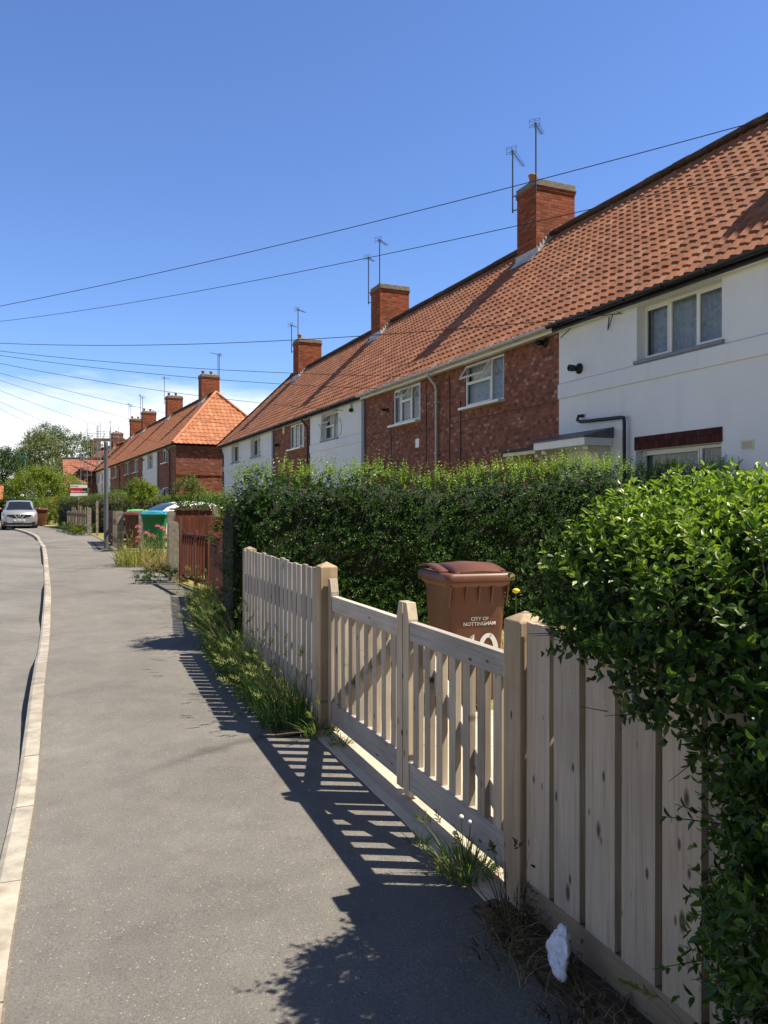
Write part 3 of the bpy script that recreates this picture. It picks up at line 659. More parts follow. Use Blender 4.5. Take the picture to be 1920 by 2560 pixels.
def house(row,s_near,s_far,kind,label,windows=(),gut='black',chim=None,hip_near=0,hip_far=0,tiles='tile',pipes=(),canopy=None,doorx=None,spt=6,
          band=True,pil_near=False,pil_far=False,end_near=False,end_far=False,wallmat=None,rmat=None,name=None,group='houses of the near terrace'):
    W=s_far-s_near; o=row.pt(row.p,s_far,row.zoff)
    h=thing('terraced_house',label,'house',o,row.rot,group)
    white=kind=='white'; wy=-.025 if white else 0; rev=.16 if white else .05
    wm=wallmat or (M['render'] if white else M['brick'])
    holes=[(w[0],w[1],w[2],w[3]) for w in windows]
    if doorx: holes.append((doorx[0],doorx[1],.15,2.2))
    mb=MB(); wall_front(mb,W,-.6,5.05,holes,wy,rev)
    mb.quad((0,6.7,-.6),(0,6.7,5.05),(W,6.7,5.05),(W,6.7,-.6))
    if end_near and not hip_near: mb.quad((W,wy,-.6),(W,6.7,-.6),(W,6.7,5.05),(W,wy,5.05))
    mb.quad((0,wy,-.6),(0,6.7,-.6),(0,6.7,5.05),(0,wy,5.05))
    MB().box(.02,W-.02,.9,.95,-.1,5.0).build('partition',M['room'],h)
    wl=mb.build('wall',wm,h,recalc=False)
    if hip_near:
        MB().quad((W,wy,3.62),(W,6.7,3.62),(W,6.7,5.05),(W,wy,5.05)).build('end_wall',M['brick_shade_course'],h,recalc=False)  # separate upper brick colour paints the eave shadow on the gable
        m=MB().quad((W,wy,-.6),(W,6.7,-.6),(W,6.7,3.3),(W,wy,3.3)); m.box(W-.1,W+.025,.0,6.68,3.3,3.62); m.box(W-.1,W+.05,.02,3.2,3.225,3.298).box(W-.1,W+.05,3.8,6.68,3.225,3.298)
        m.build('end_wall',M['brick_end'],h)
    if white and band: MB().box(0,W,wy-.035,wy-.001,3.72,4.0).build('band_course',wm,h,bevel=.008); MB().box(0,W,wy-.006,wy-.001,4.004,4.02).build('band_shadow_line',M['bandshadow'],h)  # thin grey strip paints a shadow line along the band top
    if not white: MB().box(.02,W-.02,-.012,-.001,3.70,3.712).build('band_course',M['brick_shade_course'],h)
    if pil_near: MB().box(W-.02,W+.20,-.07,-.001,-.5,5.02).build('pilaster',M['greytrim'],h)
    if pil_far: MB().box(-.2,.02,-.07,-.001,-.5,5.02).build('pilaster',M['greytrim'],h)
    for w in windows:
        x0,x1,z0,z1,lights=w[:5]; opt=w[5] if len(w)>5 else {}
        window(h,x0,x1,z0,z1,wy+rev-.005 if white else .02,lights,sillmat=M['greytrim'] if white else M['upvc'],**opt)
    # roof
    L=math.hypot(RY+OV,RIDGE-EAVE); ext_n=.25 if hip_near else 0; ext_f=.25 if hip_far else 0
    rm=M[tiles]
    rf=roof_slope('roof',(-ext_f,-OV,EAVE),(1,0,0),(0,RY+OV,RIDGE-EAVE),W+ext_n+ext_f,L,rm,h,hip_far,hip_near,spt=spt,tw=.22)
    bk=MB().add([(-ext_f,2*RY+OV,EAVE),(W+ext_n,2*RY+OV,EAVE),(W+ext_n-hip_near,RY,RIDGE),(-ext_f+hip_far,RY,RIDGE)],[(0,1,2,3)])
    bk.add([(-ext_f,-OV,EAVE-.05),(W+ext_n,-OV,EAVE-.05),(W+ext_n-hip_near,RY,RIDGE-.05),(-ext_f+hip_far,RY,RIDGE-.05)],[(0,1,2,3)])
    bk.build('roof_back',rm,h)
    HL=math.hypot
    if hip_near:
        roof_slope('hip_end',(W+ext_n,-OV,EAVE),(0,1,0),(-hip_near,0,RIDGE-EAVE),2*(RY+OV),HL(hip_near,RIDGE-EAVE),rm,h,RY+OV,RY+OV,spt=4,tw=.3,gauge=.34)
        for sgn,yy in ((1,-OV),(-1,2*RY+OV)):
            MB().tube([(W+ext_n,yy,EAVE+.03),(W+ext_n-hip_near,RY,RIDGE+.04)],.10,8).build('hip_ridge',M['ridge_o'],h)
    if hip_far:
        m=MB().add([(-ext_f,-OV,EAVE),(-ext_f,2*RY+OV,EAVE),(hip_far-ext_f,RY,RIDGE)],[(0,1,2)]); m.build('hip_end',rm,h)
        MB().tube([(-ext_f,-OV,EAVE+.03),(hip_far-ext_f,RY,RIDGE+.04)],.09,8).build('hip_ridge',rmat or M['ridge'],h)
    xa,xb=-ext_f+hip_far,W+ext_n-hip_near
    m=MB(); nx=int((xb-xa)/.45)+1
    for i in range(nx):
        a=xa+(xb-xa)*i/nx; b=xa+(xb-xa)*(i+1)/nx; dz=random.uniform(-.008,.008)
        ring=lambda x:[(x,RY+.165*math.cos(t),RIDGE+.02+dz+.125*math.sin(t)) for t in np.linspace(-.35,math.pi+.35,9)]
        m.loft([ring(a+.004),ring(b-.004)],closed=True)
    m.build('ridge_tiles',rmat or M['ridge'],h)
    # eaves
    gm=M[{'black':'black','grey':'greypipe'}[gut]]
    MB().box(0,W,-OV+.07,wy-.002,EAVE-.14,EAVE-.115).build('soffit',M['upvc_dirty'] if gut=='grey' else M['white'],h)
    MB().box(0,W,-OV+.045,-OV+.068,EAVE-.16,EAVE-.02).build('fascia',M['upvc'] if gut=='grey' else M['black'],h)
    g=MB(); prof=[(-OV-.062+.058*math.cos(t),EAVE-.045+.062*math.sin(t)) for t in np.linspace(math.pi,2*math.pi,9)]
    prof=prof+[(-OV-.010,EAVE-.04),(-OV-.114,EAVE-.04)]
    g.prism(prof,'x',-ext_f+.001,W+ext_n-.001)
    for k in range(int(W/.9)):
        x=.4+k*.9; g.box(x-.015,x+.015,-OV-.128,-OV+.005,EAVE-.115,EAVE-.03)
    g.build('gutter',gm,h,bevel=.006,seg=1)
    for (x,pm,zlow) in pipes:
        m=MB().tube([(x,-OV-.06,EAVE-.1),(x,-OV-.06,EAVE-.2),(x,-.10,EAVE-.42),(x,-.07,EAVE-.55),(x,-.07,zlow)],.036,8)
        for z in (4.3,3.0,1.6): m.box(x-.05,x+.05,-.11,-.0,z,z+.03)
        m.build('downpipe',M[pm],h)
    if chim is not None: chimney(h,chim['x'],0,M['brick_chim'],chim.get('aer',()),chim.get('pots',(1,)))
    if canopy:
        x0,x1,zb,dep,style=canopy
        if style=='big':
            m=MB().box(x0,x1,-dep,wy-.002,zb,zb+.14); c=m.build('door_canopy',M['upvc'],h,bevel=.008)
            m=MB().add([(x0-.02,-dep-.03,zb+.142),(x1+.03,-dep-.03,zb+.142),(x1+.03,wy-.003,zb+.142),(x0-.02,wy-.003,zb+.142),(x0-.02,-dep-.03,zb+.16),(x1+.03,-dep-.03,zb+.16),(x1+.03,wy-.003,zb+.33),(x0-.02,wy-.003,zb+.33)],
              [(0,1,5,4),(1,2,6,5),(3,0,4,7),(4,5,6,7),(0,3,2,1)]); m.build('canopy_lead',M['lead'],c)
        else:
            c=MB().box(x0,x1,-dep,wy-.002,zb,zb+.07).build('door_canopy',M['cream'],h,bevel=.006)
            MB().box(x0-.02,x1+.02,-dep-.03,wy-.003,zb+.072,zb+.13).build('canopy_felt',M['felt'],c)
        for x in (x0+.08,x1-.20):
            pr=[(wy-.003,zb-.002),(-dep+.12,zb-.002),(-dep+.12,zb-.07),(-dep*.62,zb-.10),(-dep*.45,zb-.17),(-dep*.34,zb-.28),(-.1,zb-.34),(wy-.003,zb-.36)]
            MB().prism(pr,'x',x,x+.12).build('bracket',M['cream'],c,bevel=.006)
    if doorx:
        d=MB().box(doorx[0],doorx[1],rev*.7,rev*.7+.05,.15,2.2).build('door',M['door_red'],h)
    return h,W,wy
# ---- near terrace (row A)
S=[2.3,7.5,12.76,17.9,22.8,28.25,33.3,38.6,43.85]
def win(row,sfar,xl,xr,yt,yb,lights,opt=None):
    t=(sfar-row.sx(xl),sfar-row.sx(xr),row.zx(xl,yb),min(row.zx(xl,yt),5.0),lights)
    return t+((opt,) if opt else ())
BD=(-.635,.772,0)
def a_far(h=1.6,L=1.05,nel=12): return lambda x0,x1,y0,y1,cz: dict(base=(x0-.16,y0-.04,cz-.46),h=h,boom_dir=BD,off=(.17,.06,0),L=L,nel=nel)
def a_near(h=1.5,L=.8,nel=12,z=-.3): return lambda x0,x1,y0,y1,cz: dict(base=(x1+.03,y0-.03,cz+z),h=h-z,boom_dir=BD,off=(-.05,.05,0),L=L,nel=nel)
n_=1
house(A,S[0],S[1],'white','white rendered end house beyond the right edge whose chimney shadow crosses the tiles',[(1.6,3.4,3.95,4.95,[(.5,0,0),(1,0,0)])],chim=dict(x=.2),end_near=True)
hA0,W0,wy0=house(A,S[1],S[2],'white','white rendered house nearest the camera with lace curtained window, black gutter and brick lintel',
  [win(A,S[2],1595,1808,756,903,[(.335,0,0),(.655,0,0),(1,0,0)]),(S[2]-A.sx(1592),S[2]-A.sx(1807),.95,2.57,[(.7,0,0),(1,0,0)])],
  canopy=(.04,1.58,2.70,.64,'big'),doorx=(.3,1.2))
hA1,W1,wy1=house(A,S[2],S[3],'brick','brick house next to the nearest white one, grey gutter and one propped open window',
  [win(A,S[3],1163,1260,914,1021,[(.68,.42,True),(1,0,0)])],gut='grey',pipes=[(.02,'greypipe',-.2)],canopy=(3.95,5.1,2.66,.55,'small'),doorx=(4.1,4.95))
hA2,W2,wy2=house(A,S[3],S[4],'brick','brick house with three light window and white vent plate beside the grey downpipe',
  [win(A,S[4],984,1051,974,1065,[(.28,0,0),(.66,.36,True),(1,0,0)])],gut='grey',chim=dict(x=S[4]-18.12,aer=(a_far(1.75,1.15),a_near(1.55,.7)),pots=(0,)),canopy=(.75,2.5,2.62,.55,'small'),doorx=(1.2,2.1),pil_far=True)
hA3,W3,wy3=house(A,S[4],S[5],'white','white rendered house between two brick ones with grey corner strip and tilted window',
  [win(A,S[5],805,847,1036,1103,[(.5,.45,True),(1,0,0)])])
hA4,W4,wy4=house(A,S[5],S[6],'brick','narrow looking brick house with black downpipe between two white rendered houses',
  [win(A,S[6],726,760,1062,1125,[(.33,0,0),(.66,0,0),(1,0,0)])],chim=dict(x=S[6]-28.66,aer=(a_far(1.9,.6,8),a_near(1.8,.75)),pots=()),pipes=[(4.85,'black',-.2)],pil_far=True)
hA5,W5,wy5=house(A,S[6],S[7],'white','white rendered house second from the far end of the near terrace',
  [win(A,S[7],628,652,1091,1144,[(.45,0,0),(1,0,0)])])
hA6,W6,wy6=house(A,S[7],S[8],'white','white rendered house at the far end of the near terrace with black corner downpipe',
  [win(A,S[8],580,599,1109,1158,[(.5,0,0),(1,0,0)])],chim=dict(x=S[8]-39.26,aer=(a_far(1.5,.6,8),a_near(1.6,.8)),pots=(0,)),hip_far=2.4,end_far=True,pipes=[(.35,'black',-.2)])
def fx(row,sfar,x,y): return sfar-row.sx(x),row.zx(x,y)
def flue(h,x,z,wy,r=.05,L=.24):
    pr=[(r*2.0,0),(r*2.0,-.025),(r*1.05,-.03),(r*1.05,-L*.55),(r*1.25,-L*.56),(r*1.25,-L),(r*.8,-L),(r*.8,-L+.05)]
    return MB().lathe(pr,14,(x,wy-.001,z),'y').build('boiler_flue',M['black'],h)
flue(hA0,*fx(A,S[2],1452,922),wy0); flue(hA1,*fx(A,S[3],1364,858),wy1,.045,.22); flue(hA2,*fx(A,S[4],970,1025),wy2,.03,.2); flue(hA4,*fx(A,S[6],697,1113),wy4,.05,.2)
# waste pipe on the white house
x1,z1=fx(A,S[2],1457,1043); x2,z2=fx(A,S[2],1574,1040)
MB().tube([(x1+.08,wy0-.02,z1+.02),(x1+.02,wy0-.09,z1+.01),(x1,wy0-.1,z1-.06),(x1+.1,wy0-.1,z1-.10),(x2-.08,wy0-.09,z2-.02),(x2-.02,wy0-.09,z2-.03),(x2,wy0-.09,z2-.1),(x2,wy0-.09,0)],.032,8).build('waste_pipe',M['black'],hA0)
MB().box(S[2]-A.sx(1590),S[2]-A.sx(1807)+.02,wy0-.012,wy0+.10,2.575,2.80).build('lintel',M['lintel'],hA0)
xa,za=fx(A,S[2],1856,1126); xb,zb=fx(A,S[2],1889,1106)
m=MB().box(xa,xb,wy0-.012,wy0-.001,za,za+.02).box(xa,xb,wy0-.012,wy0-.001,zb+.03,zb+.05).box(xa,xa+.02,wy0-.012,wy0-.001,za+.02,zb+.03).box(xb-.02,xb,wy0-.012,wy0-.001,za+.02,zb+.03)
nn=9
for k in range(nn):
    z=za+.02+(zb-za+.01)*(k+.1)/nn; m.add([(xa+.02,wy0-.003,z+.016),(xb-.02,wy0-.003,z+.016),(xb-.02,wy0-.016,z),(xa+.02,wy0-.016,z)],[(0,1,2,3)])
m.build('air_vent',M['cream'],hA0)
def cable(h,pts,r=.008,mat='black'): return MB().tube(pts,r,5).build('cable',M[mat],h)
x,z=fx(A,S[2],1480,783); x2_,z2_=fx(A,S[2],1556,784)
cable(hA0,[(x-.9,wy0-.02,4.9),(x,wy0-.02,z+.06),(x+.5,wy0-.02,z+.0),(x2_,wy0-.03,z2_)],.007); cable(hA0,[(x2_-.3,wy0-.02,z2_),(x2_-.32,wy0-.03,4.75),(x2_-.15,wy0-.06,4.98)],.009)
for hh,xp,z0,z1 in ((hA2,978,.0,3.9),(hA2,1066,.0,4.9),(hA1,1125,0,4.9),(hA1,1152,0,4.2)):
    sf=S[4] if hh is hA2 else S[3]; xx=sf-A.sx(xp)
    cable(hh,[(xx+.012*math.sin(k*1.9),-.012,z0+(z1-z0)*k/9) for k in range(10)],.011)
xa,za=fx(A,S[4],1040,1120); xb,zb=fx(A,S[4],1049,1098)
MB().box(xa,xb,-.02,-.001,za,zb+.02).build('vent_plate',M['upvc'],hA2,bevel=.006)
x,z=fx(A,S[5],880,1016); MB().box(x-.1,x+.1,wy3-.09,wy3-.001,z-.18,z+.16).build('alarm_box',M['white'],hA3,bevel=.02)
MB().lathe([(.05,0),(.07,.03),(.07,.1),(.0,.13)],12,(x+.12,wy3-.06,z-.2)).build('security_light',M['black'],hA3)
x,z=fx(A,S[6],713,1075); MB().box(x-.1,x+.1,-.09,-.001,z-.16,z+.16).build('alarm_box',M['cream'],hA4,bevel=.02)
for hh,sf,xp,wy in ((hA3,S[5],800,wy3),(hA3,S[5],850,wy3)):
    x=sf-A.sx(xp); cable(hh,[(x+.25*math.sin(k*.4),wy-.015,4.7-k*.09) for k in range(8)],.006)

# ---- second terrace (row B)
EB=Vector((-12.8,48,0)); thB=math.atan(998/F); nB=Vector((math.cos(thB),math.sin(thB),0)); uB=Vector((-math.sin(thB),math.cos(thB),0))
Brow=Row(-38,EB.dot(nB)+OV,.54); sB=EB.dot(uB)+.25; WB=5.6
kinds=['brick','white','brick','brick','brick','white','white']
labs=['brick end house with orange hipped roof and dark gable above the shrubs','white rendered house second from the hipped gable of the far terrace','brick house third along the far terrace, next to the white one',
 'brick house fourth along the far terrace with black downpipe','brick house fifth along the far terrace, last before the white pair','white house sixth along the far terrace, behind the grey pole','white house at the scaffolded end of the far terrace']
wB=[[win(Brow,sB+WB,407,421,1118,1159,[(.45,0,0),(1,0,0)]),(1.6,3.3,.95,2.55,[(.5,.4,True),(1,0,0)])],[(1.9,3.8,4.05,5.0,[(.33,.4,0),(.66,0,0),(1,.4,0)])],[(1.6,3.5,4.0,5.0,[(.33,0,0),(.66,0,0),(1,0,0)])],
 [(3.0,4.8,4.0,5.0,[(.5,0,0),(1,0,0)])],[(2.0,3.7,4.0,5.0,[(.5,0,0),(1,0,0)])],[(1.8,3.4,4.0,5.0,[(.5,0,0),(1,0,0)])],[(1.8,3.4,4.0,5.0,[(.5,0,0),(1,0,0)])]]
chB={0:.2,2:.1,4:.1,6:4.6}
for i in range(7):
    a=sB+WB*i; aer=()
    if i in (0,): aer=(lambda x0,x1,y0,y1,cz: dict(base=(x0+.3,y1+.05,cz-.9),h=2.6,boom_dir=(.5,-.86,0),off=(0,-.06,0),L=.9,nel=8),lambda x0,x1,y0,y1,cz: dict(base=(x1-.2,y1+.03,cz-.5),h=2.1,boom_dir=(.5,-.86,0),off=(0,-.06,0),L=.9,nel=8))
    elif i in chB: aer=(a_far(2.2,.8,8),)+((a_near(1.4,.6,7),) if i>2 else ())
    hb,_,_=house(Brow,a,a+WB,kinds[i],labs[i],wB[i],chim=dict(x=chB[i],aer=aer,pots=(0,2)) if i in chB else None,hip_near=RY+OV if i==0 else 0,hip_far=3.2 if i==6 else 0,
      tiles='tile_far',spt=4,rmat=M['ridge'],pipes=[(4.1,'black',-.3)] if i==0 else ([(.1,'black',-.3)] if i in (3,5) else ()),pil_near=(i==1),group='houses of the far terrace')
    if i==1:
        x=1.0; MB().tube([(x,-.07,2.6),(x+1.2,-.07,2.5),(x+1.2,-.07,.2)],.04,6).build('waste_pipe',M['black'],hb)
        MB().lathe([(.09,0),(.1,.05),(.05,.1)],10,(.6,-.1,4.7)).build('security_light',M['black'],hb)
# ---- third row beyond the bend
thC=R(33); nC=Vector((math.cos(thC),math.sin(thC),0)); uC=Vector((-math.sin(thC),math.cos(thC),0)); EC=Vector((-32.6,90,0))
Crow=Row(CX-F*math.tan(thC),EC.dot(nC)+OV,.70); sC=EC.dot(uC)
for i in range(3):
    a=sC+5.6*i
    house(Crow,a,a+5.6,'white',['white house with orange roof directly behind the scaffolding','white house with red tiles beyond the scaffolding, mostly hidden','farthest white house past the scaffolding'][i],[(1.8,3.4,4.0,5.0,[(.5,0,0),(1,0,0)])],
      chim=dict(x=.1,aer=(a_far(2.,.6,6),)) if i in (0,2) else None,tiles='tile_far',spt=3,end_near=(i==0),hip_far=3.0 if i==2 else 0,group='houses beyond the bend')
# ---- houses across the bend: gabled roof behind the bushes, orange roof at the left edge
def cottage(label,loc,rz,W,D,wallh,rise,roofmat,wallmat):
    h=thing('detached_house',label,'house',loc,rz)
    m=MB().box(0,W,0,D,-.5,wallh); m.add([(0,0,wallh),(0,D,wallh),(0,D/2,wallh+rise),(W,0,wallh),(W,D,wallh),(W,D/2,wallh+rise)],[(0,2,1),(3,4,5)]); m.build('wall',wallmat,h)
    L=math.hypot(D/2+.3,rise+.2)
    roof_slope('roof',(-.3,-.3,wallh-.1),(1,0,0),(0,D/2+.3,rise+.2),W+.6,L,roofmat,h,spt=3)
    roof_slope('roof',(W+.3,D+.3,wallh-.1),(-1,0,0),(0,-D/2-.3,rise+.2),W+.6,L,roofmat,h,spt=3)
    MB().tube([(-.3,D/2,wallh+rise+.12),(W+.3,D/2,wallh+rise+.12)],.12,8).build('ridge_tiles',M['ridge'],h)
    for x in (W*.2,W*.6):
        window(h,x,x+1.3,1.0,2.2,-.07,[(.5,0,0),(1,0,0)],curtain=False)
    return h
q=at(205,1192,84)
cottage('red tiled house with steep gable behind the bright green bushes',(at(168,1192,80).x,80,.8),R(24),7.5,8,2.2,4.0,M['tile_dull'],M['render'])
q=at(18,1232,78); cottage('house with orange roof half cut off at the left edge behind bushes',(q.x-8.0,q.y-3.4,.8),R(24),8,7,1.6,1.7,M['tile_far'],M['render'])

# ---- scaffolding at the far end
def pipe(par,a,b,r=.028,name='pole'): return MB().tube([a,b],r,6).build(name,M['steel'],par)
sc_o=at(222,1230,82); scf=thing('scaffolding','steel scaffolding tower with boarded platforms against the far roofs','scaffolding',(sc_o.x,sc_o.y,.9),Brow.rot)
def sl2(x,y,Y=82.0):
    w=at(x,y,Y); d=w-Vector((sc_o.x,sc_o.y,.9)); c,s_=math.cos(-Brow.rot),math.sin(-Brow.rot); return (d.x*c-d.y*s_,d.x*s_+d.y*c,d.z)
for x,yt,yb,Y in ((202,1130,1225,81),(210,1128,1225,83),(218,1057,1225,81),(229,1115,1225,82),(234,1095,1200,84),(244,1065,1215,82),(247,1060,1180,84),(251,1056,1180,82),(242,1064,1190,84),(260,1071,1160,83),(276,1068,1140,82),(274,1076,1140,84),(296,1066,1110,82),(277,1066,1120,84)):
    pipe(scf,sl2(x,yt,Y),sl2(x,yb,Y))
for xa,xb,y,Y in ((195,262,1129,81),(196,225,1141,82),(196,240,1153,81),(202,235,1168,81),(202,236,1175,82),(218,300,1084,82),(218,298,1090,83),(232,320,1100,81),(240,300,1079,83),(228,250,1139,82)):
    pipe(scf,sl2(xa,y,Y),sl2(xb,y+1,Y),name='ledger')
pipe(scf,sl2(203,1225,81),sl2(228,1150,81),name='brace'); pipe(scf,sl2(232,1140,83),sl2(262,1085,83),name='brace')
for xa,xb,y in ((208,228,1190),(228,252,1149),(234,312,1101)):
    a=Vector(sl2(xa,y)); b=Vector(sl2(xb,y)); d=(b-a).normalized(); n=Vector((-d.y,d.x,0))*1.2
    MB().add([a,b,b+n,a+n,a+Vector((0,0,.22)),b+Vector((0,0,.22)),b+n+Vector((0,0,.22)),a+n+Vector((0,0,.22))],[(0,1,2,3),(4,5,6,7),(0,1,5,4),(1,2,6,5),(2,3,7,6),(3,0,4,7)]).build('platform',M['wood_mix'],scf)

# ------------------------------------------------------------------ overhead wires from a pole across the road
P0=Vector((-17.3,26,7.46))
pl=thing('telegraph_pole','tall wooden telegraph pole across the road where the wires meet','pole',(P0.x,P0.y,rz_(26)))
MB().tube([(0,0,0),(0,0,P0.z-rz_(26)+.4)],[.15,.10],10).build('pole',M['bark'],pl); MB().lathe([(.0,7.1),(.2,7.1),(.2,7.16),(0,7.16)],12,(0,0,0)).build('ring_head',M['steel'],pl)
def wire(label,b,sag,r=.0075):
    b=Vector(b); pts=[]
    for k in range(49):
        t=k/48; p=P0.lerp(b,t); p.z-=sag*4*t*(1-t); pts.append(p)
    o=MB().tube(pts,r,5).build('overhead_wire',M['wire']); return tag(o,label,'wire','telephone wires over the street')
def eave(row,x,y,p=None):
    p=p or row.p-OV-.03; Y=F*p/math.cos(row.th)/(x-row.xv); return at(x,y,Y)
wire('topmost overhead wire rising to the upper right corner in front of the near ridge',A.pt(12.3,7.7,8.15),.35,.0085)
wire('second overhead wire, passing the near chimney and on across the tiles',A.pt(8.95,3.0,5.25),.55,.0055)
wire('nearly level overhead wire running to the nearest white house',eave(A,1556,784),.50)
wire('overhead wire ending by the grey downpipe bracket',eave(A,1024,941),.30)
wire('overhead wire ending left of the three light window in the brick house',eave(A,952,972),.32)
wire('overhead wire ending at the tilted window of the middle white house',eave(A,858,1026),.35)
wire('overhead wire sloping to the second last house of the near terrace',eave(A,648,1075),.3)
wire('overhead wire sloping to the far end of the near terrace',eave(A,566,1105),.3)
wire('steep overhead wire to the brick end house of the far terrace',eave(Brow,420,1112),.35)
wire('steep overhead wire to the middle of the far terrace',eave(Brow,340,1140),.35)
wire('lowest overhead wire, to the far terrace near the grey pole',eave(Brow,300,1152),.4)
# ------------------------------------------------------------------ foliage tools
def nrmz(a): return a/np.maximum(np.linalg.norm(a,axis=1,keepdims=True),1e-9)
def leaves(name,P,Ax,Nm,ln,wid,mat,parent,fine=True,droop=.12,fold=.10):
    Ax=nrmz(Ax); Nm=nrmz(Nm-Ax*np.sum(Nm*Ax,1,keepdims=True)); Sd=np.cross(Ax,Nm); l=ln[:,None]; w=l*wid
    if fine:
        V=np.stack([P,P+Ax*l*.32+Sd*w*.5+Nm*l*fold,P+Ax*l*.68+Sd*w*.42+Nm*l*fold*.8,P+Ax*l-Nm*l*droop,P+Ax*l*.68-Sd*w*.42+Nm*l*fold*.8,P+Ax*l*.32-Sd*w*.5+Nm*l*fold],1)
        b=np.arange(len(P))[:,None]*6; Fc=np.concatenate([b+np.array([0,1,2,3]),b+np.array([0,3,4,5])])
    else:
        V=np.stack([P,P+Ax*l*.45+Sd*w*.5+Nm*l*fold,P+Ax*l-Nm*l*droop,P+Ax*l*.45-Sd*w*.5+Nm*l*fold],1)
        b=np.arange(len(P))[:,None]*4; Fc=np.concatenate([b+np.array([0,1,2]),b+np.array([0,2,3])])
    return arr_mesh(name,V.reshape(-1,3),Fc,mat,parent)
def shoot_leaves(B,D,L,leaf,n,spread=.85,taper=.45):
    """decussate leaves up shoots: returns P,Ax,Nm,len"""
    N=len(B); D=nrmz(D); a=np.cross(D,np.array([0.31,.17,.93])+rng.normal(0,.2,(N,3))); a=nrmz(a); b=np.cross(D,a)
    j=np.arange(n); t=(j//2*2+1.2)/(n+.6); ang=(j//2)*1.571+(j%2)*math.pi+.0
    T=np.repeat(t[None],N,0)+rng.normal(0,.02,(N,n)); An=ang[None]+rng.uniform(0,6.28,(N,1))+rng.normal(0,.3,(N,n))
    rad=np.cos(An)[...,None]*a[:,None]+np.sin(An)[...,None]*b[:,None]
    P=B[:,None]+D[:,None]*(T*L[:,None])[...,None]
    f=(.35+.5*T)[...,None]; Ax=rad*spread+D[:,None]*f; Nm=D[:,None]*1.0-rad*.4+rng.normal(0,.25,(N,n,3))
    ln=leaf*(1-taper*T**2)*rng.uniform(.7,1.15,(N,n))
    return P.reshape(-1,3),Ax.reshape(-1,3),Nm.reshape(-1,3),ln.ravel()
def stems(name,B,D,L,r,mat,parent):
    D=nrmz(D); a=nrmz(np.cross(D,np.array([.3,.2,.9]))); b=np.cross(D,a); N=len(B); V=[]
    for k in range(3):
        o=(a*math.cos(k*2.094)+b*math.sin(k*2.094)); V.append(B+o*r)
    for k in range(3):
        o=(a*math.cos(k*2.094)+b*math.sin(k*2.094)); V.append(B+D*L[:,None]+o*r*.35)
    V=np.stack(V,1); i=np.arange(N)[:,None]*6
    Fc=np.concatenate([i+np.array([k,(k+1)%3,3+(k+1)%3,3+k]) for k in range(3)])
    return arr_mesh(name,V.reshape(-1,3),Fc,mat,parent)
def rdir(n):
    return nrmz(rng.normal(0,1,(n,3)))
def tocluster(par,*arrs): pass
def blades(name,P,lean,h,w,mat,parent=None,seg=4):
    """P base, lean horizontal vector (size=how far the tip drifts as a share of h)"""
    N=len(P); ang=rng.uniform(0,6.28,N); sd=np.stack([np.cos(ang),np.sin(ang),np.zeros(N)],1); V=[]
    for k in range(seg+1):
        t=k/seg; c=P+np.array([0,0,1])*(h*t*(1-.30*np.linalg.norm(lean,axis=1)*t))[:,None]+lean*(h*t**1.8)[:,None]; ww=(w*(1-t)**.6*.5+.0004)[:,None]
        V+= [c-sd*ww,c+sd*ww]
    V=np.stack(V,1); m=2*(seg+1); i=np.arange(N)[:,None]*m
    Fc=np.concatenate([i+np.array([2*k,2*k+1,2*k+3,2*k+2]) for k in range(seg)])
    return arr_mesh(name,V.reshape(-1,3),Fc,mat,parent)
def blade_tip(P,lean,h): return P+np.array([0,0,1])*(h*(1-.30*np.linalg.norm(lean,axis=1)))[:,None]+lean*h[:,None]
def vary(x,y,z,s,seed): return np.array([mnoise.noise(Vector((a*s,b*s,c*s+seed))) for a,b,c in zip(x,y,z)])

